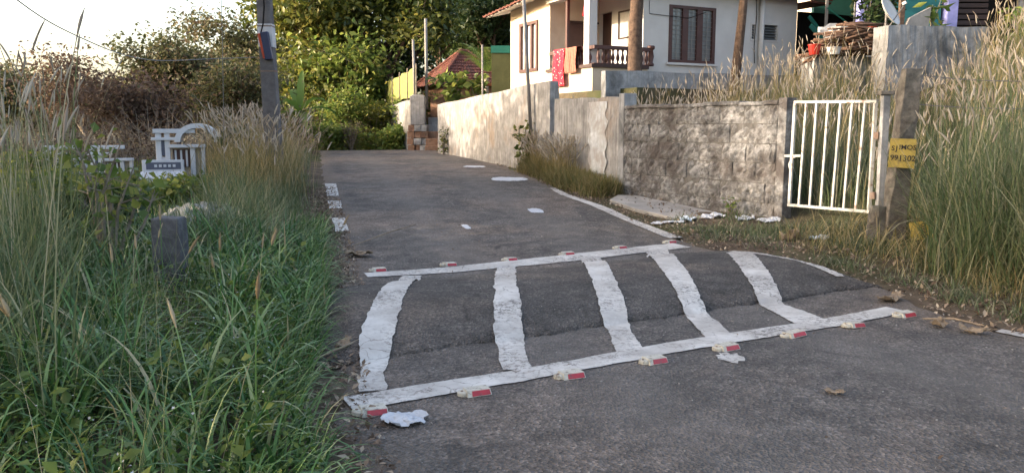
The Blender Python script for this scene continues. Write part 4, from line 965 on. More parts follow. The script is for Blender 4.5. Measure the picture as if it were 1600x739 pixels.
plaster_wall('boundary_wall', 'stained laterite boundary wall under the tiled house', (-3.15, 30.9), (1.5, 29.0), .4, 2.62, 2.75, .25, m_laterite, 24)
gpil = thing('gate_pillar', 'pale grey plastered gate pillar at the top of the lane', 'pillar', (-3.5, 29.8, .65))
MB().box((-3.78, 29.6, 1.62), (-3.24, 30.1, 2.68)).build('shaft', m_plast, gpil, bevel=.015)
MB().box((-3.72, 29.66, 2.68), (-3.30, 30.04, 2.72)).build('cap', m_plast, gpil, bevel=.01)
ms = [MB() for _ in range(4)]
for k in range(4):
    v = [(sx*.5*random.uniform(.85,1), sy*.5*random.uniform(.85,1), sz*.5*random.uniform(.8,1)) for sx, sy, sz in ((-1,-1,-1),(1,-1,-1),(1,1,-1),(-1,1,-1),(-1,-1,1),(1,-1,1),(1,1,1),(-1,1,1))]
    ms[k].add(v, [(0,3,2,1),(4,5,6,7),(0,1,5,4),(1,2,6,5),(2,3,7,6),(3,0,4,7)])
sme = [mesh_only(m_, 'stone', m_laterite if k % 2 else m_stone) for k, m_ in enumerate(ms)]
z = .6
for r_ in range(4):
    for k in range(3):
        inst('stone', random.choice(sme), gpil, (-.25 + k*.24 + random.uniform(-.03,.03), random.uniform(-.03,.03), -.02 + r_*.25 + .12), (0,0,random.uniform(-.2,.2)), (random.uniform(.24,.3), .5, .26))
stp = thing('stone_steps', 'laterite steps climbing between the pillar and the compound wall', 'steps', (-3, 29.6, .65))
for i in range(5): MB().box((-3.2, 29.2 + i*.3, .4), (-2.45, 29.5 + i*.3, .85 + i*.26)).build('step', m_laterite if i < 3 else m_greyc, stp, bevel=.02)
bwl, a, w, L, nb = plaster_wall('boundary_wall', 'whitewashed garden wall topped with a yellow net left of the pillar', (-6.9, 39), (-3.8, 29.95), .2, 2.3, 2.55, .2, m_plast, 24)
nf = thing('net_fence', 'yellow green shade net on posts above the whitewashed wall', 'net', (-3.7, 30, 2.5))
NA, NB = Vector((-6.75, 39, 2.25)), Vector((-3.62, 30.0, 2.62)); n = 30; V = []
for i in range(n+1):
    for j in range(7):
        p = NA.lerp(NB, i/n) + Vector((.05*math.sin(i*1.3), 0, (.1 + 1.0*j/6) + .02*math.sin(i*.9))); V.append(tuple(p))
o = link_mesh('net', V, [(i*7+j, (i+1)*7+j, (i+1)*7+j+1, i*7+j+1) for i in range(n) for j in range(6)], m_net, nf); o.modifiers.new('thick', 'SOLIDIFY').thickness = .01
for i in range(7):
    p = NA.lerp(NB, i/6) + Vector((.03, -.06, -.1)); MB().tube([p, p + Vector((.02, 0, 1.35))], .03, 6).build('post', m_barkg, nf)
for nm, lab, p, q_, r_ in (('steel_pole', 'short steel pole on the end of the net fence', (-3.65, 30.05, 2.4), (-3.68, 30.05, 4.75), .045),
                          ('steel_pole', 'tall pale steel pole rising beside the gate pillar', (-3.24, 30.4, 2.2), (-3.24, 30.4, 5.55), .055),
                          ('steel_pole', 'thin pole in front of the tiled roof', (-1.05, 28.5, 1.0), (-1.05, 28.5, 4.4), .03),
                          ('leaning_pole', 'grey steel pole leaning in front of the left house window', (.45, 18.6, 1.2), (.20, 18.6, 5.6), .042)):
    mb = MB(); mb.tube([p, q_], r_, 8); tag(mb.build(nm, m_iron, origin=p, smooth=True), lab, 'pole')

# ------------------------------------------------------------------ white tombs in the left field
def tomb(label, ox, oy, oz, sc, arch=True):
    t = thing('tomb', label, 'tomb', (ox, oy, oz)); t['_o'] = (0,0,0); t.rotation_euler = (0, 0, .3)
    def B(name, a, b, mat, par=None, bev=.008): mb = MB(); mb.box(tuple(sc*q for q in a), tuple(sc*q for q in b)); return mb.build(name, mat, par or t, origin=(0,0,0), bevel=bev)
    B('base', (-.68, -.5, -.5), (.25, .35, .02), m_tombw)
    s_ = MB(); s_.add([tuple(sc*c for c in q) for q in [(-.66,-.52,.0),(.2,-.52,.0),(.2,-.30,.13),(-.66,-.30,.13),(-.66,.0,.0),(.2,.0,.0),(.2,.0,.13),(-.66,.0,.13)]], [(0,1,2,3),(3,2,6,7),(1,5,6,2),(4,0,3,7),(4,5,1,0),(5,4,7,6)]); s_.build('sloped_top', m_tombw, t, origin=(0,0,0))
    B('head_panel', (-.64, -.22, .13), (.18, -.10, .37), m_tombw)
    pl = B('plaque', (-.56, -.226, .17), (.12, -.218, .32), m_tombb, bev=0)
    for i in range(5): B('letter', (-.40 + i*.09, -.232, .22), (-.345 + i*.09, -.227, .275), m_tombw, pl, 0)
    B('pillar', (-.38, .0, .0), (-.27, .12, 1.0), m_tombw); B('pillar', (-.20, .0, .0), (-.10, .12, 1.0), m_tombw)
    B('blue_panel', (-.27, .03, .45), (-.20, .09, .80), m_tombb); B('lower_panel', (-.27, .028, .1), (-.20, .092, .42), m_tombw)
    B('top_beam', (-.42, -.03, .93), (.42, .14, 1.02), m_tombw); B('cross_beam', (-.46, -.05, .78), (.12, .14, .84), m_tombw)
    B('canopy_beam', (-.10, -.04, .62), (.62, .16, .69), m_tombw); B('pillar', (.30, .0, .0), (.40, .12, .64), m_tombw); B('pillar', (.52, .0, .0), (.60, .12, .64), m_tombw)
    B('back_panel', (-.1, .14, .0), (.6, .2, .62), m_cream); dr_ = B('grille_door', (-.05, .09, .2), (.28, .13, .58), m_brown, bev=0)
    for k in range(3): B('bar', (-.02 + k*.11, .075, .21), (.02 + k*.11, .088, .57), m_tombw, dr_, 0)
    if arch:
        mb = MB(); n = 12
        for k in range(n):
            a0, a1 = math.pi*(1-k/n), math.pi*(1-(k+1)/n)
            def pt(a, r): return Vector(((.46 + r*1.15*math.cos(a))*sc, 0, (.74 + r*math.sin(a))*sc))
            mb.prism([pt(a0,.30)+Vector((0,-.08*sc,0)), pt(a1,.30)+Vector((0,-.08*sc,0)), pt(a1,.40)+Vector((0,-.08*sc,0)), pt(a0,.40)+Vector((0,-.08*sc,0))], (0, .75*sc, 0))
        mb.build('arched_canopy', m_tombw, t, origin=(0,0,0))
    return t
tomb('white tomb with curved arch canopy and dark plaque in the left field', -6.8, 16, .52, .94)
tomb('smaller white tomb half hidden behind the leafy shrub', -8.5, 16.6, .3, .82, False)
tomb('farthest left white tomb glimpsed through the tall grass', -9.9, 17.4, .3, .8, False)
# sand and rubble heap by the left field
rbh = thing('rubble_heap', 'low grey heap of rubble in the left grass behind the short post', 'rubble', (-4.2, 10.8, .1))
for i in range(46):
    x, y = random.gauss(0, .42), random.gauss(0, .7); z = max(0, .30 - .35*(x*x + y*y*.4))
    s_ = random.uniform(.07, .22); o = inst('stone', sme[(2*i) % 4], rbh, (x, y, z), (random.uniform(0,3), random.uniform(0,3), random.uniform(0,3)), (s_, s_*random.uniform(.6,1), s_*random.uniform(.4,.8)))
# ------------------------------------------------------------------ trees
P = lambda px, Y: ((px - 800) / 1232 * Y * 1.0094, Y)   # bearing along which a tree was sighted, at its distance
def at(px, Y, z=None): x, y = P(px, Y); return (x, y, float(H(x, y)) if z is None else z)
tree('large broad leaved tree with yellow green crown over the lane end', at(545, 40, .2), 11, 4.0, 16000, .36, L_mango, seed=11, r0=.22, trunk_h=.2, branches=8, clump=.5)
tree('broad leaved tree with reddish bare trunk behind the net fence', at(640, 37, .4), 10, 3.2, 12000, .34, L_mango, m_bark, seed=12, r0=.17, trunk_h=.27, branches=7, clump=.45)
tree('tall dark tree behind the small tiled house', at(715, 50, .3), 12, 4.2, 15000, .34, L_dark, seed=13, r0=.22, branches=8)
tree('dark dense tree between the tiled house and the white house', at(775, 46, .3), 10, 3.6, 13000, .32, L_dark, seed=14, r0=.2, branches=7)
tree('airy light green tree just behind the utility pole', at(412, 41, 0), 7.6, 2.4, 7000, .24, L_olive, m_barkg, seed=15, r0=.13, branches=6)
tree('round crowned brown and green tree behind the arched tomb', at(290, 28, 0), 4.9, 1.9, 11000, .18, L_olive, seed=16, r0=.13, branches=7, clump=.4)
tree('half bare brown tree left of the round crowned tree', at(165, 30, -.2), 4.9, 1.6, 3600, .18, L_brown, m_barkg, seed=17, r0=.12, branches=7)
tree('low dry brown tree in front of the utility pole crown', at(365, 26, 0), 3.9, 1.5, 6500, .17, L_olive, m_barkg, seed=18, r0=.11, branches=7)
tree('dull olive tree at the far left behind the tall grass', at(40, 34, -.3), 4.8, 2.4, 7000, .24, L_olive, seed=19, r0=.13, branches=7)
tree('small brown twiggy tree between the two left tombs', at(225, 24, 0), 3.2, 1.4, 5000, .17, L_brown, m_barkg, seed=20, r0=.09, branches=7)
tree('wide dark tree filling the gap behind the banana plant', at(480, 52, 0), 8.5, 4.4, 14000, .36, L_mango, seed=21, r0=.2, branches=8)
tree('distant olive tree low behind the utility pole', at(375, 60, -.5), 5.6, 4.0, 6000, .36, L_olive, seed=22, r0=.2, branches=8)
tree('distant tree low on the left skyline', at(110, 58, -1), 5.6, 4.2, 6000, .36, L_olive, seed=23, r0=.2, branches=8)
tree('distant brown tree behind the round crowned tree', at(260, 55, -.5), 5.4, 4.0, 6000, .34, L_olive, seed=24, r0=.2, branches=8)
# the row goes on beyond the left edge of the picture and keeps the near road in shade; last three added to dapple the walls
for i, (x, y, h_, lab) in enumerate(((-14, 10.5, 12, 'roadside tree nearest the camera in the left row'), (-17.5, 4.5, 11.5, 'second roadside tree in the left row'), (-12.5, 3, 10, 'roadside tree level with the speed hump on the left'), (-14.5, -1.5, 10.5, 'roadside tree farthest back in the left row'), (-22, 15.5, 10.5, 'unseen thin crowned tree added to dapple the walls, head of the left row'), (-17.2, 17.4, 7.5, 'unseen shorter tree added to shade the compound wall, before the field'), (-23, 22.6, 8.2, 'unseen tree added to shade the far wall end, level with the tombs'))):
    tree(lab, (x, y, -.3), h_, 3.6, 14000 if i < 4 else (4500, 7000, 6000)[i - 4], .34, L_mango, seed=40 + i, r0=.2, trunk_h=.32, branches=8, clump=.6)

for i, (x, y) in enumerate(((-9.3, 2.6), (-9.8, 5.2), (-10.6, 8.0), (-11.6, 10.8))):  # unseen shrubs added to stop low sun passing under the crowns
    shrub(('unseen bushy shrub added for shade, nearest the camera beyond the left edge', 'second unseen bushy shrub added for shade beyond the left edge', 'third unseen bushy shrub added for shade beyond the left edge', 'last unseen bushy shrub added for shade beyond the left edge')[i], (x, y, float(H(x, y))), (3.2, 4.2), 4500, .22, L_mango, 170 + i, 'unseen_shade_shrub', 16)
for i, (x, y) in enumerate(((-12.3, 12.6), (-14.6, 14.8))):  # unseen low trees added to shade the block wall and gate
    tree(('unseen low dense tree added for shade beyond the left edge', 'second unseen low dense tree added for shade beyond the left edge')[i], (x, y, -.2), 6.6, 2.7, 8000, .3, L_mango, seed=80 + i, r0=.14, trunk_h=.2, branches=9, clump=.6)
for i, (x, y, lab) in enumerate(((17, 34, 'dark tree standing behind the teal house'), (24, 30, 'dark tree right of the teal house'), (30, 22, 'dark tree on the far right slope'), (12, 44, 'tall dark tree behind the white house'))):
    tree(lab, (x, y, float(H(x, y)) - .2), 8.5, 4.2, 6000, .4, L_dark, seed=90 + i, r0=.2, branches=8, clump=.6)
# two trunks in front of the white house
for i, (b_, lean, r0, lab) in enumerate(((at(986, 20.4, 2.3), (.012, 0), .17, 'sunlit bare tree trunk in front of the veranda'), (at(1137, 20.8, 2.3), (.085, 0), .12, 'leaning dark tree trunk in front of the white house wall'))):
    tree(lab, b_, 11, 2.6, 3500, .26, L_mango, m_bark, seed=60 + i, r0=r0, trunk_h=.52, branches=6, lean=lean, wig=.12)

# palm beside the shade sheet
pa = thing('palm', 'young palm with arching fronds behind the shade sheet', 'palm', (-1.0, 31.5, .7))
MB().tube([(-1.0, 31.5, .6), (-1.02, 31.5, 2.0), (-1.0, 31.5, 3.6)], [.12, .10, .08], 8).build('trunk', m_barkg, pa, smooth=True)
for k in range(13):
    a = k*2.4; el = random.uniform(.3, 1.35); Lf = random.uniform(1.3, 1.9); V = []; F = []; n = 22; cen = []
    for i in range(n+1):
        s = i/n; e_ = el - 1.5*s*s; prev = cen[-1] if cen else Vector((-1.0, 31.5, 3.6)); cen.append(prev + Vector((math.cos(a)*math.cos(e_), math.sin(a)*math.cos(e_), math.sin(e_)))*(Lf/n))
    sd_ = Vector((-math.sin(a), math.cos(a), 0))
    for i in range(1, n):
        for sg in (-1, 1):
            ll = .45*math.sin(math.pi*min(1, i/n*.9+.12)); tp_ = cen[i] + sd_*sg*ll + (cen[i+1]-cen[i])*3 - Vector((0,0,.12*ll)); o = len(V)
            V += [tuple(cen[i]), tuple(cen[i] + (cen[i+1]-cen[i])*.7), tuple(tp_)]; F.append((o, o+1, o+2))
    link_mesh('frond', V, F, L_bright, pa, rnd=np.full(len(V), random.uniform(.2, .8)))
# banana plant
bp = thing('banana_plant', 'banana plant with broad torn leaves at the left of the lane end', 'banana plant', at(474, 29.6, .6))
bb = Vector(at(474, 29.6, .6)); MB().tube([bb, bb + Vector((.02,0,.8)), bb + Vector((.05,0,1.6))], [.12,.10,.06], 8).build('stem', L_banana, bp, smooth=True)
for k, (a, el, Lf, w_) in enumerate(((2.9, .75, 1.7, .42), (3.6, .1, 1.3, .4), (.4, .35, 1.5, .4), (5.2, -.1, 1.4, .42), (1.5, 1.45, 1.6, .3), (4.4, .6, 1.5, .4), (2.2, 1.1, 1.5, .4), (5.9, .8, 1.3, .36))):
    n = 14; c_ = bb + Vector((.05, 0, 1.5)); V = []; F = []
    dirh = Vector((math.cos(a), math.sin(a), 0)); sd_ = Vector((-math.sin(a), math.cos(a), 0))
    for i in range(n+1):
        s = i/n; e_ = el - 1.6*s*s*(.3 if k == 4 else 1); ww = w_*.5*math.sin(math.pi*(.08+.9*s))**.7*random.uniform(.85,1.1)
        V += [tuple(c_ - sd_*ww + Vector((0,0,.07*ww))), tuple(c_ - Vector((0,0,.05))), tuple(c_ + sd_*ww + Vector((0,0,.07*ww)))]
        c_ = c_ + (dirh*math.cos(e_) + Vector((0,0,math.sin(e_))))*(Lf/n)
    for i in range(n): F += [(3*i, 3*i+1, 3*i+4, 3*i+3), (3*i+1, 3*i+2, 3*i+5, 3*i+4)]
    link_mesh('leaf', V, F, L_banana, bp, smooth=True, rnd=np.full(len(V), random.uniform(.1, 1)))

# shrubs round the lane end
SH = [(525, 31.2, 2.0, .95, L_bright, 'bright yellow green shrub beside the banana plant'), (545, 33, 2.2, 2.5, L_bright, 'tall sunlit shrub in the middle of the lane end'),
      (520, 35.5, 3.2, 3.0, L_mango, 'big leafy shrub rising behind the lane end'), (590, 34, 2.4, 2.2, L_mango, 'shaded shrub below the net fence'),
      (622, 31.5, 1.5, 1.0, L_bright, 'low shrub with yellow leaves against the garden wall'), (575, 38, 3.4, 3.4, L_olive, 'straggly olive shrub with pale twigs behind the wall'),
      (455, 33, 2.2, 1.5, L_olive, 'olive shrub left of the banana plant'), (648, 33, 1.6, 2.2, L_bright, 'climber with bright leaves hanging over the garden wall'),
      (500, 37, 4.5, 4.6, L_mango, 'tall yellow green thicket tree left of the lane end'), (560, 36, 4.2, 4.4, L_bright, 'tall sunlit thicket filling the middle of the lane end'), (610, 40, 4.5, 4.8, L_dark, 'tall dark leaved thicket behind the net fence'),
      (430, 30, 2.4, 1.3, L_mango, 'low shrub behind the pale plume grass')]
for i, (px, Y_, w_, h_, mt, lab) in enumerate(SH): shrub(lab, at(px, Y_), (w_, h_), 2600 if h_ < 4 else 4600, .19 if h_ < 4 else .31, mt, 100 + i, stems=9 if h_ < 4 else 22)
shrub('round leafless grey brown bush on the lane crest', at(553, 30.8), (1.15, 1.25), 1500, .07, L_brown, 130, 'dry_bush', 16, 'bush', .25)
shrub('small bright papaya like plant in front of the tiled roof', (-2.35, 30.5, 2.5), (1.7, 1.0), 160, .30, L_bright, 131, 'leafy_plant', 6, 'plant', .8)
shrub('second bright leafy plant in front of the tiled roof', (-1.4, 30.4, 2.6), (.9, .9), 80, .28, L_bright, 132, 'leafy_plant', 4, 'plant', .8)
shrub('thin weed climbing the far end of the compound wall', (-2.2, 25.6, .68), (.4, .9), 160, .10, L_mango, 133, 'weed', 4, 'plant', .6)
shrub('small weed growing against the middle of the compound wall', (.3, 18.6, .55), (.5, 1.1), 130, .13, L_mango, 134, 'weed', 4, 'plant', .7)
shrub('little green seedling at the foot of the block wall', (3.30, 11.9, .16), (.28, .32), 40, .08, L_bright, 135, 'weed', 4, 'plant', .5)
shrub('leafy broad leaved shrub among the tall left grass', (-3.95, 7.6, .05), (.95, 1.4), 260, .11, L_bright, 136, 'shrub', 9, 'shrub', .75)
shrub('dark leafy shrub low in the left grass behind the post', (-4.7, 9.0, .05), (1.1, .75), 500, .12, L_dark, 137, 'shrub', 8, 'shrub', .7)
for i, (x, y, w_, h_, lab) in enumerate(((-7.1, 12.2, 1.2, .55, 'low green bush in front of the hidden left tomb'), (-8.3, 13.6, 1.3, .7, 'leafy bush covering the farthest left tomb'), (-5.5, 13.2, 1.3, .25, 'low green weeds in front of the arched tomb'))):
    shrub(lab, (x, y, float(H(x, y))), (w_, h_), 700, .12, L_bright, 150 + i, 'shrub', 8, 'shrub', .6)
shrub('small dark bush beside the arched tomb', (-5.75, 16.3, .4), (.9, 1.15), 500, .12, L_dark, 138, 'shrub', 7, 'shrub', .6)
for i, (x, y, w_, h_) in enumerate(((12.0, 18.5, 1.2, 1.2), (13.4, 19.0, 1.6, 1.4), (15, 19.5, 1.8, 1.3))):
    shrub(('yellow green garden plant at the right end of the retaining wall', 'dense dark garden plant at the top right', 'dark bush at the top right corner')[i], (x, y, 3.15), (w_, h_), 700, .2, (L_bright, L_dark, L_dark)[i], 140 + i, 'garden_plant', 8, 'plant', .35)
shrub('broad leafed young plant on top of the retaining wall', (9.2, 17.75, 3.6), (.5, .75), 30, .30, L_bright, 145, 'garden_plant', 4, 'plant', .4)
# dry thicket of twigs along the left field edge
tw = MB(); 
for i in range(1100):
    x, y = rng.uniform(-17, -6.0), rng.uniform(19, 25); z = float(H(x, y)); d = Vector((rng.normal(0,.5), rng.normal(0,.5), 1)).normalized(); Lw = rng.uniform(.5, 1.6)
    p = Vector((x, y, z)); q_ = p + d*Lw*.5; tw.tube([p, q_, q_ + (d + Vector((rng.normal(0,.5), rng.normal(0,.5), rng.normal(-.2,.4))))*Lw*.5], [.012, .009, .003], 3, cap=False)
tag(tw.build('dry_thicket', m_barkg), 'tangle of dry brown twigs behind the tombs', 'thicket', kind='stuff')
n = 9000; c = np.stack([rng.uniform(-18, -6, n), rng.uniform(18.5, 26, n), np.zeros(n)], -1); c[:, 2] = H(c[:, 0], c[:, 1]) + rng.uniform(0, 1, n) ** 1.5 * (.75 + .45*np.sin(c[:, 0]*1.7))
v, f = leaves(c, rng.uniform(.06, .14, n), rng.uniform(.02, .06, n)); tag(link_mesh('dry_undergrowth', v, f, L_brown, rnd=np.repeat(rng.uniform(0, 1, n), 4)), 'brown dry undergrowth behind the tombs', 'undergrowth', kind='stuff')

# ------------------------------------------------------------------ grasses
dl = lambda x, y: xl(y) - x
drr = lambda x, y: x - xr(y)
# near left verge: arching green grass
seeds = scatter(560, -7.5, 0, 1.2, 10, lambda x, y: (dl(x, y) > .30 + .12*np.sin(y*4)) & (x > -.78*y - .6))
pts, i = clumped(seeds, 8800, .075); ok = (dl(pts[:, 0], pts[:, 1]) > .14) & ~((np.abs(pts[:, 0]/pts[:, 1] + .435) < .042) & (pts[:, 1] > 4.7) & (pts[:, 1] < 6.9)); pts = pts[ok]
def Ln(p): return rng.uniform(.3, .85, len(p)) * np.clip(.45 + dl(p[:, 0], p[:, 1])*.8, .45, 1.0) * np.clip(p[:, 1]*.25, .55, 1) * np.where((np.abs(p[:, 0]/p[:, 1] + .43) < .06) & (p[:, 1] > 4.2) & (p[:, 1] < 6.9), .5, 1)
grass('verge_grass', 'lush dark green arching grass along the left road edge', G_deep, pts, Ln, (.009, .025), (.8, 2.8), .35, 7, rp=1.5)
pts = scatter(6000, -8, 0, 1.0, 10, lambda x, y: (dl(x, y) > .2) & (x > -.8*y - .6))
grass('verge_undergrowth', 'short dense green blades under the left verge grass', G_deep, pts, (.08, .32), (.006, .012), (.3, 2.0), .5, 4, rp=1.2)
pts = scatter(2600, -4, 0, 2.2, 11, lambda x, y: (dl(x, y) > .12) & (dl(x, y) < .5))
grass('edge_grass', 'green blades leaning from the left verge over the road edge', G_deep, pts, (.15, .48), (.007, .016), (.8, 2.2), .5, 6, rp=1.3, dirs=lambda p: rng.normal(-.1, .9, len(p)))
# fine stems and seed stalks standing through it
seeds = scatter(90, -6, 0, 2.5, 9, lambda x, y: (dl(x, y) > .7) & (x > -.75*y - .4))
pts, i = clumped(seeds, 600, .12); grass('thin_grass_stems', 'thin pale upright stems in the left verge grass', G_tall, pts, (.5, 1.0), (.003, .006), (.1, 1.0), .2, 6)
# low small leaved weeds near the camera
n = 15000; pw = scatter(n, -4, 0, 1.6, 6.5, lambda x, y: (dl(x, y) > .12) & (x > -.8*y - .5)); c = np.stack([pw[:, 0], pw[:, 1], H(pw[:, 0], pw[:, 1]) + rng.uniform(.02, .24, n)], -1)
v, f = leaves(c, rng.uniform(.018, .045, n), rng.uniform(.012, .026, n), up=.9); tag(link_mesh('small_weeds', v, f, L_bright, rnd=np.repeat(rng.uniform(0, .6, n), 4)), 'small leaved weeds between the left grass blades', 'weeds', kind='stuff')
n = 420; pw = scatter(n, -4, 0, 2.0, 6.0, lambda x, y: (dl(x, y) > .3) & (x > -.75*y - .3)); c = np.stack([pw[:, 0], pw[:, 1], H(pw[:, 0], pw[:, 1]) + rng.uniform(.12, .40, n)], -1)
v, f = leaves(c, rng.uniform(.008, .016, n), rng.uniform(.008, .014, n), up=.9); tag(link_mesh('tiny_white_flowers', v, f, m_wash, rnd=np.repeat(rng.uniform(0, .6, n), 4)), 'tiny white weed flowers scattered in the near left grass', 'flowers', kind='stuff')
n = 1500; pw = scatter(n, -5, 0, 2.2, 8.0, lambda x, y: (dl(x, y) > .35) & (x > -.75*y - .4) & (np.sin(x*5)*np.sin(y*4.3) > .1)); c = np.stack([pw[:, 0], pw[:, 1], H(pw[:, 0], pw[:, 1]) + rng.uniform(.04, .34, n)], -1)
v, f = leaves(c, rng.uniform(.05, .10, n), rng.uniform(.035, .06, n), up=1.2, droop=0); tag(link_mesh('broad_weeds', v, f, L_bright, rnd=np.repeat(rng.uniform(0, .8, n), 4)), 'broad leaved weeds in patches among the near left grass', 'weeds', kind='stuff')
pts = scatter(220, -5, 0, 2.2, 8, lambda x, y: (dl(x, y) > .25) & (x > -.75*y - .4)); grass('dead_stalks', 'bent dead straw stalks in the near left grass', G_dry, pts, (.25, .7), (.004, .009), (.6, 2.6), .5, 6, rnd=(.5, 1))
# tall stand at the far left
tallc = lambda x, y: (x < -.555*y - .1) & (x > -.69*y - .3) & (dl(x, y) > .8)
seeds = scatter(110, -9, -1, 3.6, 9, tallc)
pts, i = clumped(seeds, 1700, .14); grass('tall_grass', 'tall grey green grass stand at the left edge', G_tall, pts, (.5, 1.3), (.008, .018), (.1, 1.9), .2, 7, rnd=(0, .7))
pts, i = clumped(seeds, 230, .12); plumes('tall_plume_grass', 'tall grass stalks with tan spikes against the left sky', pts, (1.2, 2.05), G_tall, M_head, (.15, .27), (.0055, .0085), (.05, .45), 40)
heads_near = np.array([(-2.35, 4.6), (-2.2, 4.9), (-2.0, 5.3), (-2.5, 5.2), (-1.85, 4.9), (-1.55, 4.5), (-2.25, 3.7), (-1.32, 3.2), (-1.15, 3.4), (-1.9, 5.8), (-2.7, 6), (-2.9, 6.2), (-3.4, 6.6), (-2.1, 3.4), (-1.6, 6.5)])
plumes('near_plume_grass', 'few tan bristly flower spikes in the near left grass', heads_near, (.55, .85), G_deep, M_headn, (.11, .17), (.008, .011), (.1, .5), 60)
# left field and further verge
pts = scatter(9000, -11, -2, 9.5, 19, lambda x, y: (dl(x, y) > .9)); grass('field_grass', 'short yellow green grass in the left field round the tombs', L_bright, pts, (.10, .34), (.008, .02), (.3, 1.8), .4, 4, rnd=(.1, .9))
seeds = scatter(150, -7, -1.5, 8.5, 17, lambda x, y: (dl(x, y) > .45) & (dl(x, y) < 1.7))
pts, i = clumped(seeds, 7000, .14); grass('verge_grass_far', 'green and straw grass along the far left road edge', G_tall, pts, lambda p: rng.uniform(.3, .8, len(p)) * np.clip(dl(p[:, 0], p[:, 1]), .4, 1.2), (.006, .012), (.2, 1.6), .25, 6, rnd=(0, .95))
seeds = scatter(70, -7.4, -3.4, 12, 20, lambda x, y: (dl(x, y) > .75) & (dl(x, y) < 2.4) & (x > -.362*y))
pts, i = clumped(seeds, 3600, .2); grass('straw_grass', 'straw coloured grass round the foot of the utility pole', G_dry, pts, (.6, 1.25), (.006, .012), (.1, 1.0), .2, 6)
pts, i = clumped(seeds, 620, .24); plumes('pale_plume_grass', 'dense pale plume grass below the utility pole', pts, (.75, 1.45), G_dry, M_head, (.14, .26), (.009, .015), (.15, .8), 16)
pts = scatter(2600, -9, -4.5, 18, 30, lambda x, y: (dl(x, y) > .25) & (dl(x, y) < 3)); grass('crest_grass', 'olive grass by the road crest on the left', G_olive, pts, (.15, .55), (.01, .02), (.2, 1.5), .3, 4)
# compound wall foot
wallx = lambda y: np.interp(y, [14.4, 17.7, 26.8], [2.0, .86, -2.5])
band = lambda x, y: (drr(x, y) > .16 + .1*np.sin(y*2.3)) & (x < wallx(y) - .04)
seeds = scatter(300, -3, 2.4, 14.2, 27, band); pts, i = clumped(seeds, 15000, .12); pts = pts[(pts[:, 0] < wallx(pts[:, 1]) - .02)]
grass('wall_foot_grass', 'yellowing grass tufts along the foot of the compound wall', G_dry, pts, lambda p: rng.uniform(.15, .48, len(p)) * (1 + 1.0*np.exp(-((p[:, 1]-20.5)/2.2)**2)), (.008, .016), (.3, 1.8), .4, 5, rnd=(0, .75))
pts = scatter(420, -2.4, 1.8, 16, 25, band); plumes('wall_foot_plumes', 'dry pinkish plumes against the stained compound wall', pts, (.5, .95), G_dry, M_head, (.12, .2), (.01, .016), (.2, .9), 10)
# verge between slab, gate and hump
band2 = lambda x, y: (drr(x, y) > .2) & (x < np.interp(y, [6, 9, 11, 12], [5.5, 5.2, 4.6, 3.4])) & (y < 12) & ~((x < 3.2) & (y > 11.7))
seeds = scatter(95, 2.2, 6, 5.6, 12, band2); pts, i = clumped(seeds, 9000, .13); pts = pts[drr(pts[:, 0], pts[:, 1]) > .2]
grass('verge_weeds', 'short half dry weeds on the verge before the gate', G_olive, pts, (.05, .22), (.006, .012), (.4, 2.2), .6, 4)
pts = scatter(3200, 3.4, 6.6, 4.8, 10.4, lambda x, y: (drr(x, y) > .5)); grass('dry_verge_grass', 'dry straw clump at the foot of the fence post', G_dry, pts, (.2, .6), (.005, .011), (.4, 2.2), .5, 5)
# tall right hand stand
rc = lambda x, y: (drr(x, y) > .95 + .25*np.sin(y*3)) & (x > .55*y) & (x < .9*y)
seeds = scatter(300, 3.5, 10, 4.6, 9.6, rc); pts, i = clumped(seeds, 10500, .17)
pts = pts[(pts[:, 0] - .015*rng.normal(size=len(pts)) > .53*pts[:, 1]) & (drr(pts[:, 0], pts[:, 1]) > .6)]
grass('tall_roadside_grass', 'tall green and straw grass stand at the right road edge', G_tall, pts, lambda p: rng.uniform(.5, 1.75, len(p)) * np.clip(.35 + .45*drr(p[:, 0], p[:, 1]), .4, 1), (.006, .016), (.1, 1.9), .22, 7, rnd=(.05, .95))
pts, i = clumped(seeds, 420, .2); pts = pts[(pts[:, 0] > .54*pts[:, 1])]; plumes('tall_roadside_plumes', 'tan spikes on long stems in the right grass stand', pts, (1.25, 2.1), G_tall, M_head, (.12, .22), (.008, .013), (.08, .5), 18)
# rising bank behind the gate, block wall and post
bc = lambda x, y: (x > np.interp(y, [9.8, 10.4, 11.4, 14.4, 17.7, 19.4], [5.2, 5.1, 4.3, 2.35, 1.4, 2.3])) & (y < np.interp(x, [2, 8, 8.2, 14], [19.2, 21.8, 16.8, 18.3])) & (x < .78*y)
seeds = scatter(420, 1.5, 14, 9.8, 21.5, bc); pts, i = clumped(seeds, 15000, .2); pts = pts[bc(pts[:, 0], pts[:, 1])]
cut = lambda p: np.where((p[:, 0]/p[:, 1] > .455) & (p[:, 0]/p[:, 1] < .575) & (p[:, 1] > 9.5), .55, 1.0)
grass('bank_grass', 'tall olive and straw grass on the bank behind the gate', G_olive, pts, lambda p: rng.uniform(.4, 1.25, len(p)) * cut(p), (.007, .016), (.1, 1.1), .2, 6)
pts, i = clumped(seeds, 2200, .24); pts = pts[bc(pts[:, 0], pts[:, 1])]
plumes('bank_plumes', 'pale pinkish plumes topping the bank grass', pts, lambda p: rng.uniform(.85, 1.65, len(p)) * cut(p), G_dry, M_head, (.14, .26), (.007, .012), (.1, .6), 18)

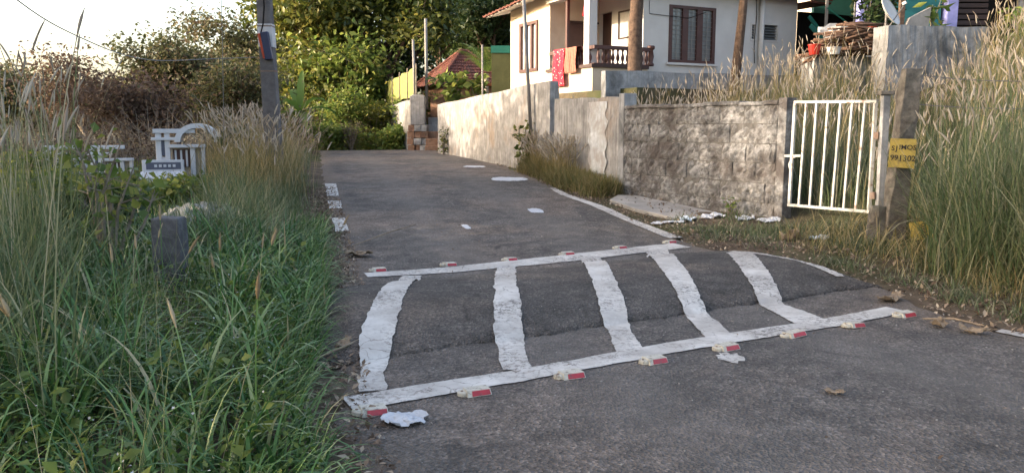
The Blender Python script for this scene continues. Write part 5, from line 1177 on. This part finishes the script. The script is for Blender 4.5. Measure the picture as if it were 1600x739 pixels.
# ------------------------------------------------------------------ litter
def leaf_litter(name, label, pts, size, mat=L_litter):
    n = len(pts); c = np.stack([pts[:, 0], pts[:, 1], np.maximum(H(pts[:, 0], pts[:, 1]), R(pts[:, 0], pts[:, 1])) + rng.uniform(.008, .03, n)], -1)
    ln = rng.uniform(*size, n); v, f = leaves(c, ln, ln*rng.uniform(.3, .6, n), up=1.6, droop=0); return tag(link_mesh(name, v, f, mat, rnd=np.repeat(rng.uniform(0, 1, n), 4)), label, 'leaf litter', kind='stuff')
p = scatter(6500, -4, 0, 2.5, 15, lambda x, y: (dl(x, y) > -.22) & (dl(x, y) < .5)); leaf_litter('left_leaf_litter', 'brown leaf litter along the left road edge', p, (.014, .065))
p = scatter(7500, -2, 6, 4.4, 24, lambda x, y: (drr(x, y) > -.12 + .1*np.sin(y*3)) & (drr(x, y) < 1.1)); leaf_litter('right_leaf_litter', 'brown leaf litter along the right road edge', p, (.014, .075))
p = scatter(260, -3, 5, 3, 22, lambda x, y: (dl(x, y) < 0) & (drr(x, y) < 0)); leaf_litter('road_leaf_bits', 'scattered leaf bits on the asphalt', p, (.012, .045))
p = scatter(700, -3, 5, 2.8, 18, lambda x, y: (dl(x, y) < .1) & (drr(x, y) < .1)); gz_ = road_z(p[:, 0], p[:, 1]); gv = []; gf = []
for k in range(len(p)):
    r_ = rng.uniform(.003, .009); o = len(gv); x, y = p[k]; z = gz_[k]
    gv += [(x-r_, y, z+r_*.3), (x, y-r_, z+r_*.2), (x+r_, y, z+r_*.4), (x, y+r_, z+r_*.3), (x, y, z+r_*1.1), (x, y, z-r_*.3)]; gf += [(o+a_, o+(a_+1) % 4, o+4) for a_ in range(4)] + [(o+(a_+1) % 4, o+a_, o+5) for a_ in range(4)]
tag(link_mesh('road_grit', gv, gf, m_slab), 'pale grit scattered over the asphalt', 'grit', kind='stuff')

def crumple(name, label, x, y, rx, ry, h, mat, cat, seed, rot=0, z=None, curl=0):
    rs = np.random.default_rng(seed); n, m = 12, 9; V = []
    for i in range(n+1):
        for j in range(m+1):
            u_, v_ = i/n*2-1, j/m*2-1; k = 1 - .22*abs(u_*v_)
            px_, py_ = u_*rx*k + rs.normal(0, rx*.06), v_*ry*k + rs.normal(0, ry*.08)
            X_ = x + px_*math.cos(rot) - py_*math.sin(rot); Y_ = y + px_*math.sin(rot) + py_*math.cos(rot)
            zz = max(float(H(X_, Y_)), float(road_z(X_, Y_)) if xl(Y_) < X_ < xr(Y_) else -9) if z is None else z
            V.append((X_, Y_, zz + .008 + abs(h*(.5*math.sin(u_*3+seed) + .5*math.sin(v_*2.6+u_*2+seed*2))) + rs.uniform(0, h*.35) + curl*u_*u_))
    f = [(i*(m+1)+j, (i+1)*(m+1)+j, (i+1)*(m+1)+j+1, i*(m+1)+j+1) for i in range(n) for j in range(m)]
    o = link_mesh(name, V, f, mat, origin=(x, y, V[0][2])); o.modifiers.new('thick', 'SOLIDIFY').thickness = .003
    return tag(o, label, cat)
crumple('paper_scrap', 'grey white folded paper on the road by the nearest stud', -.56, 3.9, .115, .105, .028, m_paper, 'paper', 1, .3)
crumple('paper_scrap', 'large flat pale sheet on the far right of the road', -.05, 16.95, .40, .42, .004, m_paper, 'paper', 2, .1)
crumple('paper_scrap', 'narrow pale sheet farther up the road', -.95, 20, .28, .3, .006, m_paper, 'paper', 3)
crumple('paper_scrap', 'pale paper scrap right of the road centre', .38, 12.55, .12, .22, .003, m_paper, 'paper', 4, .2)
crumple('paper_scrap', 'small white scrap lying in mid road', -.65, 11.1, .05, .17, .004, m_paper, 'paper', 5, .3)
crumple('paper_scrap', 'white paper by the right verge below the wall pier', 1.95, 14.85, .16, .18, .05, m_paper, 'paper', 7)
crumple('plastic_litter', 'crumpled white sheet at the end of the painted edge line', 2.30, 11.55, .26, .08, .022, m_paper, 'litter', 8, -.1)
crumple('plastic_litter', 'blue tinted plastic bag beside the concrete slab', 2.62, 11.62, .13, .10, .05, m_paperb, 'litter', 9, -.1)
crumple('plastic_litter', 'crumpled white plastic at the right end of the slab', 3.02, 11.75, .19, .11, .045, m_paper, 'litter', 10, .2)
crumple('plastic_litter', 'crumpled white plastic at the foot of the block wall', 3.42, 11.50, .14, .09, .04, m_paper, 'litter', 11, -.2)
crumple('plastic_litter', 'white plastic wrapper below the gate end of the wall', 3.70, 11.30, .17, .09, .04, m_paper, 'litter', 12, -.1)
crumple('plastic_bag', 'pale blue plastic packet lying on the verge below the gate', 3.93, 10.0, .13, .10, .05, m_paperb, 'litter', 13, .1)
crumple('brown_paper', 'crumpled brown paper beside the pale blue packet', 3.60, 10.1, .11, .12, .13, m_cleaf, 'litter', 14, .4)
crumple('dead_leaf', 'large curled dead leaf at the left grass edge', -1.78, 9.05, .17, .10, .05, m_cleaf, 'leaf', 15, -.1, curl=.03)
crumple('dead_leaf', 'single tan leaf lying on the open asphalt', 1.84, 4.33, .055, .028, .012, m_cleaf, 'leaf', 16, -.3, curl=.008)
crumple('dead_leaf', 'large torn dry leaf at the right road edge', 3.40, 5.66, .10, .05, .03, m_cleaf, 'leaf', 17, -.5, curl=.03)
crumple('dead_leaf', 'curled brown leaf left of the torn dry leaf', 3.24, 5.84, .06, .05, .03, m_cleaf, 'leaf', 18, .5, curl=.03)
crumple('dead_leaf', 'brown leaf lying on the leftmost white bar', -1.15, 5.15, .07, .06, .02, m_cleaf, 'leaf', 19, .5, curl=.02)
crumple('dead_leaf', 'dry leaf near the right end of the front line', 3.3, 6.75, .16, .07, .03, m_cleaf, 'leaf', 20, .6, curl=.03)
for i, (p_, q_, lab) in enumerate((((-1.95, 9.6, .07), (-1.35, 11.0, .16), 'long dry stick lying at the left road edge'), ((-1.25, 4.8, .06), (-.85, 5.6, .05), 'thin straw lying across the leftmost bar'), ((3.2, 6.0, .03), (3.5, 5.7, .05), 'thin twig at the right road edge'))):
    mb = MB(); mb.tube([p_, tuple((Vector(p_)+Vector(q_))/2 + Vector((.02, .03, .02))), q_], [.006, .009, .005], 6); tag(mb.build('stick', m_cleaf, origin=p_), lab, 'stick')

for o in bpy.data.objects:
    if '_o' in o: del o['_o']
